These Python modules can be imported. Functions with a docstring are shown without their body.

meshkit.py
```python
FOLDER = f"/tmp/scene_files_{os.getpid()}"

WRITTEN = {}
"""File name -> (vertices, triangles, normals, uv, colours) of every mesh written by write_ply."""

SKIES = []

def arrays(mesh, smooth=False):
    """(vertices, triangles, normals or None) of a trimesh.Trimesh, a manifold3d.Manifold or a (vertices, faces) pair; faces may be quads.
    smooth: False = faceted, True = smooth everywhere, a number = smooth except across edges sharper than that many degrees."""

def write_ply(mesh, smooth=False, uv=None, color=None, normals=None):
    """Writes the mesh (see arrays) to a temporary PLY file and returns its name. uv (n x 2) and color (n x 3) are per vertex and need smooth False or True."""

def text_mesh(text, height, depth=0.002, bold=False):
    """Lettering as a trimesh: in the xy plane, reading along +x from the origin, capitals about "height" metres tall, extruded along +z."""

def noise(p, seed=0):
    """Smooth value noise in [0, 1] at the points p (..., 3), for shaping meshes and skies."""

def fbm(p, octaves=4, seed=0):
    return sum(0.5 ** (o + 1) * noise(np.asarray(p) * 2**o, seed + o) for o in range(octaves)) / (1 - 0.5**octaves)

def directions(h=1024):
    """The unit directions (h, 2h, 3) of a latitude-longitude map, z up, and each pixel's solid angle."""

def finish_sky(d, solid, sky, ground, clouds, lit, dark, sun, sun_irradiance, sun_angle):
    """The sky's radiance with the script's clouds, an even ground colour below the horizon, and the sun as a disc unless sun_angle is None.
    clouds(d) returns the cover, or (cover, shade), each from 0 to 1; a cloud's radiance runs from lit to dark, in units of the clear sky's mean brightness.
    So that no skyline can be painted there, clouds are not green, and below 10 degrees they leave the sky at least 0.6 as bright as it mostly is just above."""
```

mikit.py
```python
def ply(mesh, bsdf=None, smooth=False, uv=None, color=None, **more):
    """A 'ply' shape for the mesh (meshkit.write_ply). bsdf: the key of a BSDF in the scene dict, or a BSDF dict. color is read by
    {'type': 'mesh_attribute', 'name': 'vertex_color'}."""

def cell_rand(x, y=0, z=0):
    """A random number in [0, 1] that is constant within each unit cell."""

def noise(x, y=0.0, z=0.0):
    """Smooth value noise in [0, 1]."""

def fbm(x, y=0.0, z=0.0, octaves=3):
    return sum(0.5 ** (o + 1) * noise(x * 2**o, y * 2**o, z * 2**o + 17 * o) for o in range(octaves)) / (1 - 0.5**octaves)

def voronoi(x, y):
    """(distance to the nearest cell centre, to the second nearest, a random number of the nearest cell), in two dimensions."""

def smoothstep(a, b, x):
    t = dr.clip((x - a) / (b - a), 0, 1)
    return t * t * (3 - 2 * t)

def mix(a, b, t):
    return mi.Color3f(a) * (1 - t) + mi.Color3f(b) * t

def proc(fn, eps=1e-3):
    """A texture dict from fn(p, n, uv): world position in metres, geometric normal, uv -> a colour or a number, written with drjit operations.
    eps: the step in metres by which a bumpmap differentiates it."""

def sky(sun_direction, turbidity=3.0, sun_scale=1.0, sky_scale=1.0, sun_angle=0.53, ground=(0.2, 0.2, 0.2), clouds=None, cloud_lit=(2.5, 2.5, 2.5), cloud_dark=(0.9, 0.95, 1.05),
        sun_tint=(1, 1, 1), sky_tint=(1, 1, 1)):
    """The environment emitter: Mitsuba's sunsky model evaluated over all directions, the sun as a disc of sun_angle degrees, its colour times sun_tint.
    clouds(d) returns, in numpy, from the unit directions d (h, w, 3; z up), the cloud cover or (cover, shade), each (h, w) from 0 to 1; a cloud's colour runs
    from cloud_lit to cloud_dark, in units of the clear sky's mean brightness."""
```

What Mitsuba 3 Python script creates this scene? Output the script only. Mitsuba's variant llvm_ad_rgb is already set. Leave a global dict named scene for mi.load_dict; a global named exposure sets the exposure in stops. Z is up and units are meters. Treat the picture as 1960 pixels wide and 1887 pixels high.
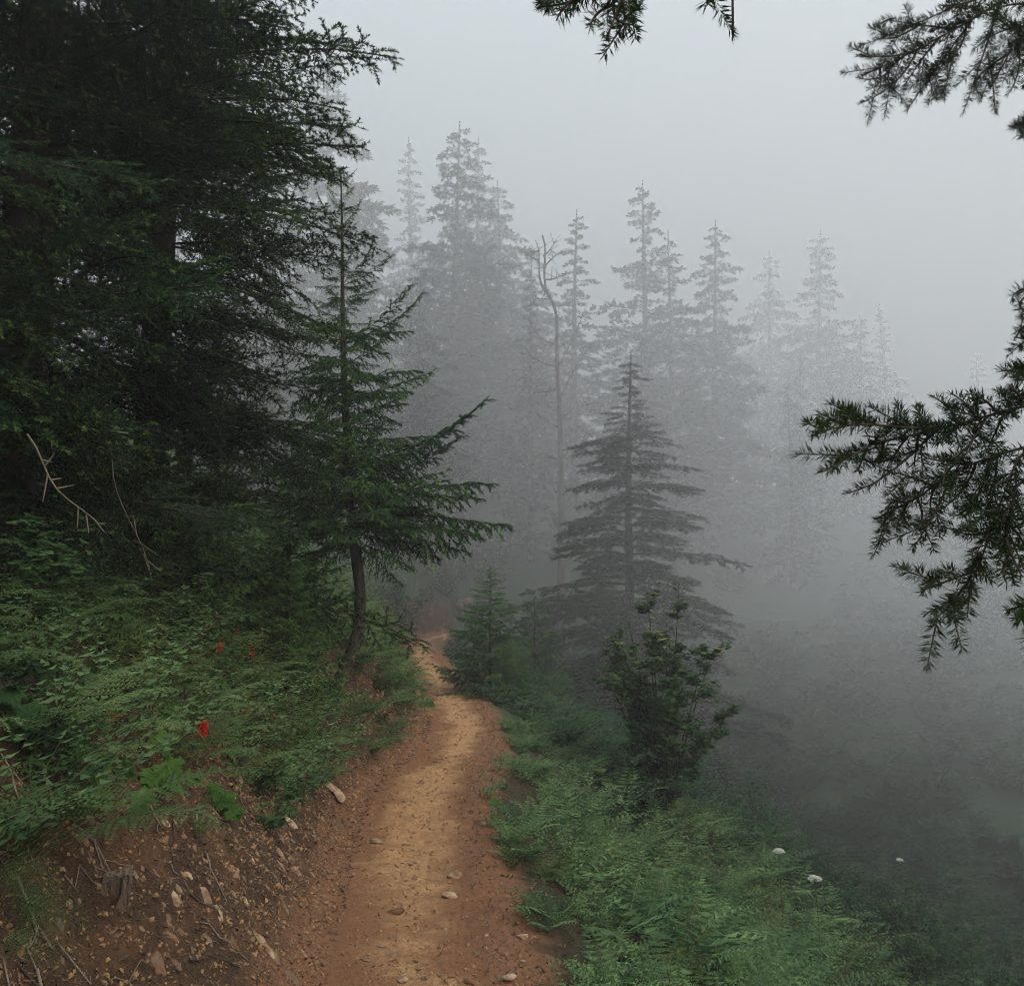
import math
import numpy as np, trimesh
import drjit as dr
import mitsuba as mi
import mikit
from meshkit import noise as mnoise, fbm as mfbm
from scipy.interpolate import CubicSpline
from scipy.spatial import cKDTree

T = mi.ScalarTransform4f
scene, labels = {}, {}

# ------------------------------------------------------------------ camera, light, air
EYE = np.array([0.0, 0.0, 1.62])
PITCH, FOCAL = math.radians(5.5), 1631.0          # focal length in pixels of a 1960 x 1886 frame
FOV = 2 * math.degrees(math.atan(980 / FOCAL))
scene['camera'] = {'type': 'perspective', 'fov': FOV, 'fov_axis': 'x', 'near_clip': 0.05, 'far_clip': 1000.0,
                   'to_world': T().look_at(origin=EYE.tolist(), target=[0, math.cos(PITCH), EYE[2] + math.sin(PITCH)], up=[0, 0, 1]),
                   'medium': {'type': 'ref', 'id': 'haze_air'}}
scene['sky'] = mikit.sky((0.55, -0.5, 0.67), turbidity=4, sun_scale=0.3, sun_angle=40, clouds=lambda d: (1.0 + 0 * d[..., 2], np.clip(1 - d[..., 2], 0, 1)),
                         cloud_lit=(1.7, 1.9, 2.04), cloud_dark=(0.61, 0.68, 0.72), sun_tint=(1, 0.99, 0.97))
exposure = 2.56
# fog: thin over the trail, thick and patchy beyond about 12 m and in the valley
FOG_LO, FOG_HI = np.array([-72.0, -34.0, -46.0]), np.array([100.0, 122.0, 34.0])
FOG_MOST = 0.05


def fog_density():
    nx, ny, nz = 58, 54, 30
    g = [np.linspace(a, b, n) for a, b, n in zip(FOG_LO, FOG_HI, (nx, ny, nz))]
    Z, Y, X = np.meshgrid(g[2], g[1], g[0], indexing='ij')
    p = np.stack([X, Y, Z], -1)
    uphill = 1 / (1 + np.exp((X - 0.3) / 1.2))
    d = np.sqrt(np.maximum(X, 0) ** 2 * 0.3 + np.maximum(Y, 0) ** 2) - 11 * uphill / (1 + np.exp((Z - 9) / 2))
    t = np.clip((d - 8) / 14, 0, 1)
    t = t * t * (3 - 2 * t)
    patch = 0.3 + 1.4 * mfbm(p / [14.0, 14.0, 7.0], 3, 11)
    patch = patch * np.clip((Y + 6) / 12, 0, 1)
    return np.clip(0.082 + 0.8 * t * patch * (0.55 + 0.75 / (1 + np.exp((Z - 10) / 4))) * (1 - 0.9 / (1 + np.exp((Z + 1.2) / 1.3)) * np.clip((50 - Y) / 20, 0, 1)), 0, 1.0).astype(np.float32)


scene['haze_air'] = {'type': 'heterogeneous', 'albedo': {'type': 'constvolume', 'value': {'type': 'rgb', 'value': [0.943, 0.965, 1.0]}}, 'scale': FOG_MOST,
                     'sigma_t': {'type': 'gridvolume', 'grid': mi.VolumeGrid(fog_density()), 'to_world': T().translate(FOG_LO.tolist()).scale((FOG_HI - FOG_LO).tolist()), 'wrap_mode': 'clamp'},
                     'phase': {'type': 'hg', 'g': 0.3}}


def at(u, v, y):
    """The point at forward distance y seen where pixel (u, v) of a 1960 x 1886 frame is (used to measure the place)."""
    a, c = (u - 980) / FOCAL, (943 - v) / FOCAL
    f, up = math.cos(PITCH) - c * math.sin(PITCH), math.sin(PITCH) + c * math.cos(PITCH)
    return np.array([a / f * y, y, EYE[2] + up / f * y])


def in_view(p, margin=0.16):
    """Which points the camera could see from about where it stands."""
    d = np.asarray(p) - EYE
    f = d[..., 1] * math.cos(PITCH) + d[..., 2] * math.sin(PITCH)
    up = -d[..., 1] * math.sin(PITCH) + d[..., 2] * math.cos(PITCH)
    f_ = np.maximum(f, 1e-6)
    return (f > 0.3) & (np.abs(d[..., 0] / f_) < 0.6 + margin + 0.8 / f_) & (up / f_ < 0.58 + margin) & (up / f_ > -0.58 - margin - 0.8 / f_)


# ------------------------------------------------------------------ names
counts = {}


def numbered(name):
    n = counts.get(name, 0)
    counts[name] = n + 1
    return name if n == 0 else f'{name}_{n:03d}'


def thing(name, label, category, group=None, kind=None):
    key = numbered(name)
    labels[key] = {'label': label, 'category': category}
    if group:
        labels[key]['group'] = group
    if kind:
        labels[key]['kind'] = kind
    return key


def structure(name, mesh, bsdf, **kw):
    scene[name] = mikit.ply(mesh, bsdf, **kw)
    labels[name] = {'kind': 'structure'}


def stuff(name, label, category):
    labels[name] = {'label': label, 'category': category, 'kind': 'stuff'}


# ------------------------------------------------------------------ materials
N3, F3, SS, MIX = mikit.noise, mikit.fbm, mikit.smoothstep, mikit.mix


def two(b):
    return {'type': 'twosided', 'bsdf': b}


def leafy(dark, light, freq, trans=0.55, rough=0.42, fresh=None, spec=1.45):
    """Foliage: colour varies from plant to plant; uv.x runs from old growth (0) to fresh tips (1)."""
    def col(p, n, uv):
        a = F3(p.x * freq, p.y * freq, p.z * freq, 2)
        b = N3(p.x * 23.0, p.y * 23.0, p.z * 23.0)
        c = MIX(dark, light, dr.clip(SS(0.25, 0.75, a) * 0.75 + 0.35 * b - 0.08, 0, 1))
        if fresh is not None:
            c = MIX(c, fresh, dr.clip(SS(0.35, 0.85, uv.x), 0, 1))
        return c
    return {'type': 'principledthin', 'base_color': mikit.proc(col), 'roughness': rough, 'diff_trans': trans, 'eta': spec}


scene['mat_needle_dark'] = leafy((0.012, 0.03, 0.018), (0.04, 0.088, 0.044), 0.9, 0.35, 0.38, fresh=(0.11, 0.2, 0.05))
scene['mat_needle_young'] = leafy((0.034, 0.086, 0.05), (0.09, 0.188, 0.085), 1.3, 0.4, 0.42, fresh=(0.17, 0.3, 0.08))
scene['mat_needle_near'] = leafy((0.014, 0.03, 0.014), (0.045, 0.08, 0.026), 5.0, 0.4, 0.4)
scene['mat_needle_far'] = leafy((0.014, 0.026, 0.019), (0.028, 0.048, 0.03), 0.35, 0.3, 0.6)
scene['mat_fern'] = leafy((0.042, 0.098, 0.052), (0.17, 0.285, 0.125), 3.2, 0.42, 0.22, spec=1.6)
scene['mat_fern_far'] = leafy((0.024, 0.06, 0.034), (0.07, 0.13, 0.065), 0.5, 0.5, 0.5)
scene['mat_shrub'] = leafy((0.022, 0.052, 0.032), (0.065, 0.12, 0.06), 0.7, 0.5, 0.45)
scene['mat_crumb'] = two({'type': 'principled', 'base_color': mikit.proc(lambda p, n, uv: MIX((0.15, 0.08, 0.045), (0.34, 0.21, 0.105), mikit.cell_rand(p.x * 47.0, p.y * 47.0, p.z * 47.0))), 'roughness': 0.9})
scene['mat_fern_bank'] = leafy((0.045, 0.09, 0.035), (0.15, 0.235, 0.1), 2.2, 0.5, 0.26, spec=1.6)
scene['mat_herb'] = leafy((0.035, 0.085, 0.035), (0.11, 0.2, 0.08), 2.4, 0.5, 0.25, spec=1.6)
scene['mat_herb_olive'] = leafy((0.04, 0.06, 0.02), (0.11, 0.125, 0.045), 1.7, 0.5, 0.45)
scene['mat_leaf_bright'] = leafy((0.04, 0.1, 0.028), (0.1, 0.2, 0.05), 14.0, 0.55, 0.32)
scene['mat_maple'] = leafy((0.03, 0.068, 0.038), (0.08, 0.14, 0.065), 1.6, 0.5, 0.42, fresh=(0.28, 0.3, 0.08))


def bark_col(p, n, uv):
    a = F3(p.x * 22.0, p.y * 22.0, p.z * 6.0, 3)
    return MIX((0.022, 0.018, 0.015), (0.085, 0.075, 0.066), a * a * 1.4)


scene['mat_bark'] = {'type': 'bumpmap', 'arbitrary': mikit.proc(lambda p, n, uv: F3(p.x * 40.0, p.y * 40.0, p.z * 14.0, 3)), 'scale': 0.012,
                     'bsdf': two({'type': 'principled', 'base_color': mikit.proc(bark_col), 'roughness': 0.85, 'specular': 0.25})}
scene['mat_twig'] = two({'type': 'principled', 'base_color': {'type': 'rgb', 'value': [0.045, 0.035, 0.027]}, 'roughness': 0.8})
scene['mat_dead'] = two({'type': 'principled', 'base_color': mikit.proc(lambda p, n, uv: MIX((0.07, 0.06, 0.05), (0.25, 0.21, 0.17), F3(p.x * 30.0, p.y * 30.0, p.z * 30.0, 2))), 'roughness': 0.8})
scene['mat_log'] = {'type': 'bumpmap', 'arbitrary': mikit.proc(lambda p, n, uv: F3(p.x * 160.0 + p.z * 20.0, p.y * 60.0, p.z * 14.0, 3)), 'scale': 0.012, 'bsdf': two({'type': 'principled', 'base_color': mikit.proc(lambda p, n, uv: MIX((0.035, 0.028, 0.022), (0.2, 0.155, 0.12), F3(p.x * 140.0 + p.z * 18.0, p.y * 40.0, p.z * 9.0, 3))), 'roughness': 0.85})}
scene['mat_snag'] = two({'type': 'principled', 'base_color': mikit.proc(lambda p, n, uv: MIX((0.04, 0.037, 0.036), (0.12, 0.11, 0.105), F3(p.x * 5.0, p.y * 5.0, p.z * 1.2, 2))), 'roughness': 0.85})


def soil_col(p, n, uv):
    s = uv.x
    big, mid = F3(p.x * 0.9, p.y * 0.9, p.z * 0.9, 3), F3(p.x * 6.0, p.y * 6.0, p.z * 6.0, 3)
    fine, grit = F3(p.x * 38.0, p.y * 38.0, p.z * 38.0, 3), N3(p.x * 160.0, p.y * 160.0, p.z * 160.0)
    near = 1 - SS(3.0, 7.5, p.y)
    edge = dr.abs(s - 0.04 + 0.1 * near) + 0.42 * (mid - 0.5) + 0.4 * (big - 0.5) + 0.16 * (fine - 0.5)
    tread = 1 - SS(0.03, 0.33, edge)
    tread = tread * (1 - 0.75 * near * SS(0.3, 0.6, mid))
    ochre = MIX((0.25, 0.14, 0.072), (0.48, 0.31, 0.165), SS(0.2, 0.8, fine) * 0.7 + 0.3 * grit)
    red = MIX((0.1, 0.05, 0.029), (0.24, 0.125, 0.07), mid * 0.6 + fine * 0.4)
    dirt = MIX(red, ochre, tread * 0.85)
    # the cut bank: dark crumbly earth with rusty patches
    bank = SS(0.5, 0.72, -s + 0.35 * (mid - 0.5))
    dark = MIX((0.022, 0.015, 0.011), (0.085, 0.052, 0.033), fine * 0.7 + 0.3 * grit)
    rust = MIX((0.1, 0.047, 0.024), (0.2, 0.11, 0.056), fine)
    earth = MIX(dark, rust, SS(0.45, 0.7, F3(p.x * 5.3 + 5.0, p.y * 5.3, p.z * 5.3, 4)) * 0.32)
    c = MIX(dirt, earth, bank)
    hollow_shade = SS(0.45, 0.6, dr.exp(-dr.square((s + 1.25) / 0.5) - dr.square((p.y - 2.6) / 1.0)) + 0.5 * (mid - 0.5))  # shade of the bank hollow put into the earth colour, after c is mixed
    earth = MIX(earth, (0.022, 0.016, 0.012), hollow_shade)
    humus = MIX((0.018, 0.016, 0.011), (0.05, 0.042, 0.026), fine)
    humus = MIX(humus, MIX((0.02, 0.042, 0.024), (0.05, 0.085, 0.045), fine), SS(9.0, 15.0, p.y) * 0.85)
    wild = dr.maximum(SS(1.35, 1.7, -s + 0.5 * (mid - 0.5)), SS(0.55, 0.8, s + 0.35 * (mid - 0.5)))
    c = MIX(c, humus, wild)
    return c * (0.72 + 0.45 * grit)


def soil_bump(p, n, uv):
    return F3(p.x * 45.0, p.y * 45.0, p.z * 45.0, 4)


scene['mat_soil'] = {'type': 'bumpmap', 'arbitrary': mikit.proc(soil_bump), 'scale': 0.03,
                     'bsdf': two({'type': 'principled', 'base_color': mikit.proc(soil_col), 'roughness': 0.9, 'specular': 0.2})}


def stone_col(p, n, uv):
    a, b = F3(p.x * 14.0, p.y * 14.0, p.z * 14.0, 3), mikit.cell_rand(p.x * 5.0, p.y * 5.0, p.z * 5.0)
    c = MIX((0.1, 0.065, 0.042), (0.34, 0.25, 0.165), a * a * 1.3)
    return MIX(c, (0.17, 0.075, 0.04), SS(0.5, 0.75, F3(p.x * 5.0 + 3.0, p.y * 5.0, p.z * 5.0, 2)) * 0.75) * (0.7 + 0.45 * b)


scene['mat_stone'] = {'type': 'bumpmap', 'arbitrary': mikit.proc(lambda p, n, uv: F3(p.x * 60.0, p.y * 60.0, p.z * 60.0, 3)), 'scale': 0.01,
                      'bsdf': two({'type': 'principled', 'base_color': mikit.proc(stone_col), 'roughness': 0.8, 'specular': 0.3})}
scene['mat_pale_stone'] = {'type': 'bumpmap', 'arbitrary': mikit.proc(lambda p, n, uv: F3(p.x * 50.0, p.y * 50.0, p.z * 50.0, 3)), 'scale': 0.01,
                           'bsdf': two({'type': 'principled', 'base_color': mikit.proc(lambda p, n, uv: MIX((0.15, 0.085, 0.05), (0.36, 0.28, 0.19), SS(0.25, 0.7, F3(p.x * 26.0, p.y * 26.0, p.z * 26.0, 3)))), 'roughness': 0.8})}
scene['mat_litter'] = two({'type': 'principled', 'base_color': mikit.proc(lambda p, n, uv: MIX((0.04, 0.026, 0.017), (0.21, 0.14, 0.09), mikit.cell_rand(p.x * 31.0, p.y * 31.0, p.z * 31.0) ** 2)), 'roughness': 0.8})
scene['mat_red'] = {'type': 'principledthin', 'base_color': {'type': 'rgb', 'value': [0.6, 0.05, 0.03]}, 'roughness': 0.5, 'diff_trans': 0.5}
scene['mat_white'] = {'type': 'principledthin', 'base_color': {'type': 'rgb', 'value': [0.6, 0.62, 0.56]}, 'roughness': 0.5, 'diff_trans': 0.5}
scene['mat_yellow'] = {'type': 'principledthin', 'base_color': {'type': 'rgb', 'value': [0.42, 0.27, 0.06]}, 'roughness': 0.5, 'diff_trans': 0.5}
scene['mat_stem'] = two({'type': 'principled', 'base_color': {'type': 'rgb', 'value': [0.05, 0.07, 0.025]}, 'roughness': 0.6})

# ------------------------------------------------------------------ the lie of the land
KY = np.array([-8, -3, 0, 2, 4, 6, 8.4, 10.3, 12, 15, 18, 24.5, 27.5])
KX = np.array([0.6, 0.3, 0.02, -0.17, -0.43, -0.66, -0.84, -0.7, -0.72, -1.12, -1.62, -2.6, -2.72])
centre = CubicSpline(KY, KX)
ys = np.arange(-8, 27.5, 0.04)
line = np.c_[centre(ys), ys]
BEND = np.array([[-2.72, 27.5], [-2.3, 29.4], [-0.9, 30.9], [2, 32], [7, 33.6], [15, 37], [27, 43], [44, 53], [66, 66], [95, 80], [120, 92]])
tb = np.r_[0, np.cumsum(np.linalg.norm(np.diff(BEND, axis=0), axis=1))]
line = np.vstack([line, CubicSpline(tb, BEND)(np.arange(0.04, tb[-1], 0.08))])
line = np.vstack([np.c_[np.linspace(10, 0.62, 90), np.linspace(-80, -8.05, 90)], line])
run = np.r_[0, np.cumsum(np.linalg.norm(np.diff(line, axis=0), axis=1))]
tangent = np.gradient(line, axis=0)
tangent /= np.linalg.norm(tangent, axis=1, keepdims=True)
finder = cKDTree(line)
TREAD = 0.53


def path_height(y):
    return np.interp(y, [-80, -8, 0, 3, 10, 16, 23, 29, 40, 120], [2, 0.3, 0.0, -0.14, -0.46, -0.5, -0.47, -0.42, -0.2, 1.0])


def locate(x, y):
    """(signed distance to the path's middle, right positive; path point index)."""
    q = np.c_[np.ravel(x), np.ravel(y)]
    d, i = finder.query(q)
    off = q - line[i]
    side = tangent[i, 1] * off[:, 0] - tangent[i, 0] * off[:, 1]
    return (np.sign(side) * d).reshape(np.shape(x)), i.reshape(np.shape(x))


def ramp(x, w):
    """A smooth max(x, 0)."""
    return w * np.logaddexp(0, x / w)


def land(x, y, detail=False):
    x, y = np.asarray(x, float), np.asarray(y, float)
    s, i = locate(x, y)
    far = np.clip((line[i, 1] - 27) / 8, 0, 1)
    z = path_height(line[i, 1])
    p2 = np.stack([x, y, 0 * x], -1)
    wob = mfbm(p2 * 0.55, 3, 3) - 0.5
    toe = TREAD + 0.22 * wob
    d = -s - toe
    rise = 1.42 * ramp(d, 0.05) - 0.64 * ramp(d - 0.78, 0.08) - 0.28 * ramp(d - 9, 1) - 0.4 * ramp(d - 26, 3)
    rise = rise * (1 - 0.42 * far)
    d = s - TREAD - 0.14 * wob
    drop = 0.59 * ramp(d - 0.1, 0.07) + 0.28 * ramp(d - 3.6, 0.3) - 0.4 * ramp(d - 4.9, 0.4) - 0.4 * ramp(d - 48, 4)
    z = z + np.where(s < 0, rise, 0) - np.where(s > 0, drop, 0)
    away = np.clip((np.abs(s) - 0.6) / 2.0, 0, 1)
    z = z + away * (1.3 * (mfbm(p2 * 0.12, 3, 5) - 0.5) + 0.35 * (mfbm(p2 * 0.6, 3, 6) - 0.5))
    z = z - 0.34 * np.exp(-((s + 1.12) / 0.3) ** 2 - ((y - 2.75) / 0.55) ** 2)
    if detail:
        rough = np.clip((np.abs(s) - 0.35) / 0.5, 0.28, 1.0)
        p3 = np.stack([x, y, z], -1)
        z = z + rough * (0.11 * (mfbm(p3 * 3.1, 3, 7) - 0.5) + 0.085 * (mfbm(p3 * 11.0, 3, 8) - 0.5)) + 0.012 * (mfbm(p3 * 34.0, 2, 9) - 0.5)
        z = z - 0.02 * np.exp(-(s / 0.4) ** 2)
    return z


def ground(x, y):
    return np.c_[np.ravel(x), np.ravel(y), np.ravel(land(x, y))]


def build_land():
    rows = [-32, -25, -18, -12, -8, -5, -3, -1.5, -0.5, 0.2, 0.7, 1.1, 1.4]
    y = 1.7
    while y < 118:
        rows.append(y)
        y += max(0.028, 0.0085 * y) if y < 28 else 0.022 * y
    rows = np.array(rows)
    near = np.arange(-1.5, 0.8, 0.026)
    left, right, step = [], [], 0.028
    a, b = near[0], near[-1]
    while a > -66:
        a -= step
        left.append(a)
        step = step * 1.055
    step = 0.03
    while b < 96:
        b += step
        right.append(b)
        step = step * 1.07
    cols = np.r_[left[::-1], near, right]
    S, Y = np.meshgrid(cols, rows)
    X = np.where(Y < 27.5, centre(np.clip(Y, -8, 27.5)), -2.72) + S
    Z = land(X, Y, True)
    s, _ = locate(X, Y)
    nr, nc = X.shape
    v = np.stack([X, Y, Z], -1).reshape(-1, 3)
    grown = np.clip((X + 2.3) / 0.8, 0, 1) * (Y > 27.5) + (Y > 34)
    uv = np.stack([np.where(grown > 0, s * (1 - np.minimum(grown, 1)) - 3 * np.minimum(grown, 1), s), Y], -1).reshape(-1, 2)
    i, j = np.meshgrid(np.arange(nr - 1), np.arange(nc - 1), indexing='ij')
    q = np.stack([i * nc + j, i * nc + j + 1, (i + 1) * nc + j + 1, (i + 1) * nc + j], -1).reshape(-1, 4)
    sc, yc = s.reshape(-1)[q].mean(1), v[q][:, :, 1].mean(1)
    wob = 0.1 * (mnoise(np.c_[v[q].mean(1)[:, :2] * 2.5, 0 * sc], 4) - 0.5)
    is_path = (np.abs(sc + wob) < 0.6) & (yc < 33)
    is_bank = (sc + wob <= -0.6) & (sc > -1.6) & (yc < 34) & (yc > -6)
    for name, on in (('path', is_path), ('bank', is_bank), ('hillside', ~(is_path | is_bank))):
        f = q[on]
        used = np.unique(f)
        new = np.full(len(v), -1)
        new[used] = np.arange(len(used))
        f = new[f]
        f = np.vstack([f[:, [0, 1, 2]], f[:, [0, 2, 3]]])
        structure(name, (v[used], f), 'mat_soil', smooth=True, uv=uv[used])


build_land()

# ------------------------------------------------------------------ mesh helpers
def unit(a):
    return a / np.maximum(np.linalg.norm(a, axis=-1, keepdims=True), 1e-9)


def tubes(P, R, sides=4):
    """Tubes round many polylines: P (n, k, 3), R (n, k)."""
    P, R = np.asarray(P, float), np.asarray(R, float)
    n, k, _ = P.shape
    t = unit(np.gradient(P, axis=1))
    ref = np.where(np.abs(t[..., 2:3]) < 0.85, [0, 0, 1.0], [1.0, 0, 0])
    a = unit(np.cross(t, ref))
    b = np.cross(t, a)
    ang = np.arange(sides) * 2 * np.pi / sides
    v = P[:, :, None] + R[:, :, None, None] * (np.cos(ang)[:, None] * a[:, :, None] + np.sin(ang)[:, None] * b[:, :, None])
    base = (np.arange(n) * k * sides)[:, None, None]
    i, j = np.meshgrid(np.arange(k - 1), np.arange(sides), indexing='ij')
    q = np.stack([i * sides + j, i * sides + (j + 1) % sides, (i + 1) * sides + (j + 1) % sides, (i + 1) * sides + j], -1).reshape(1, -1, 4) + base
    q = q.reshape(-1, 4)
    return v.reshape(-1, 3), np.vstack([q[:, [0, 1, 2]], q[:, [0, 2, 3]]])


def join(parts):
    vs, fs, n = [], [], 0
    for v, f in parts:
        if len(v):
            vs.append(v)
            fs.append(np.asarray(f) + n)
            n += len(v)
    return np.vstack(vs), np.vstack(fs)


def blades(base, tip, side, w, fold=None, uvx=None):
    """Thin diamonds from base to tip: (vertices, triangles, uv). side: the direction of width; fold: a normal along which the middle dips."""
    n = len(base)
    mid = base + (tip - base) * 0.45
    w = np.broadcast_to(np.asarray(w, float), (n,))[:, None]
    dip = 0 if fold is None else fold * (w * 0.5)
    v = np.stack([base, mid + side * w * 0.5 - dip, tip, mid - side * w * 0.5 - dip], 1).reshape(-1, 3)
    k = np.arange(n)[:, None] * 4
    f = np.vstack([k + [0, 1, 2], k + [0, 2, 3]])
    uv = np.zeros((len(v), 2))
    if uvx is not None:
        uv[:, 0] = np.repeat(uvx, 4)
    return v, f, uv


def spikes(base, tip, side, w, uvx=None):
    """Single long triangles."""
    n = len(base)
    w = np.broadcast_to(np.asarray(w, float), (n,))[:, None]
    v = np.stack([base + side * w * 0.5, tip, base - side * w * 0.5], 1).reshape(-1, 3)
    uv = np.zeros((len(v), 2))
    if uvx is not None:
        uv[:, 0] = np.repeat(uvx, 3)
    return v, np.arange(3 * n).reshape(-1, 3), uv


def needles(P, per_m, length, width, rng, angle=(35, 65), flat=0.45, diamond=False, fresh=0.0, tipgrow=0.35):
    """Needles along twigs P (n, k, 3). flat: how far they part to two sides. fresh: share of twigs with fresh tips."""
    n, k, _ = P.shape
    seg = np.diff(P, axis=1)
    ln = np.linalg.norm(seg, axis=2)
    tot = ln.sum(1)
    m = np.maximum(3, (tot * per_m).astype(int))
    which = np.repeat(np.arange(n), m)
    u = np.sqrt(rng.random(len(which)) * 0.92 + 0.08) if tipgrow > 0.5 else rng.random(len(which))
    u = np.r_[u]
    cum = np.c_[np.zeros(n), np.cumsum(ln, 1)] / np.maximum(tot, 1e-9)[:, None]
    idx = np.clip((u[:, None] > cum[which][:, 1:]).sum(1), 0, k - 2)
    c0, c1 = cum[which, idx], cum[which, idx + 1]
    w = np.clip((u - c0) / np.maximum(c1 - c0, 1e-9), 0, 1)[:, None]
    base = P[which, idx] * (1 - w) + P[which, idx + 1] * w
    t = unit(seg[which, idx])
    a = unit(np.cross(t, np.where(np.abs(t[:, 2:3]) < 0.9, [0, 0, 1.0], [1.0, 0, 0])))
    b = np.cross(a, t)
    ph = rng.uniform(0, 2 * np.pi, len(u))
    ca, sa = np.cos(ph), np.sin(ph)
    ca = np.sign(ca) * np.abs(ca) ** (1 - flat)
    r = unit(ca[:, None] * a + (sa * (1 - 0.5 * flat) + 0.18)[:, None] * b)
    al = np.radians(rng.uniform(*angle, len(u))) * (1 - 0.55 * np.clip((u - 0.86) / 0.14, 0, 1))
    d = unit(np.cos(al)[:, None] * t + np.sin(al)[:, None] * r + [0, 0, 0.12])
    L = (length * rng.uniform(0.75, 1.15, len(u)) * (0.55 + 0.45 * np.sin(np.pi * np.clip(u * 0.8 + 0.18, 0, 1))))[:, None]
    side = unit(np.cross(d, rng.normal(size=(len(u), 3)) * 0.5 + b))
    frs = (rng.random(n) < fresh)[which] * np.clip((u - 0.1) * 1.6, 0, 1)
    return (blades if diamond else spikes)(base, base + d * L, side, width, uvx=frs)


def bezier_twig(start, direction, length, droop, k, rng, wob=0.05):
    t = np.linspace(0, 1, k)[:, None]
    p = start + unit(direction) * length * t + np.array([0, 0, -1.0]) * droop * length * t ** 2
    return p + rng.normal(size=(k, 3)) * wob * length * t * 0.25


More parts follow.
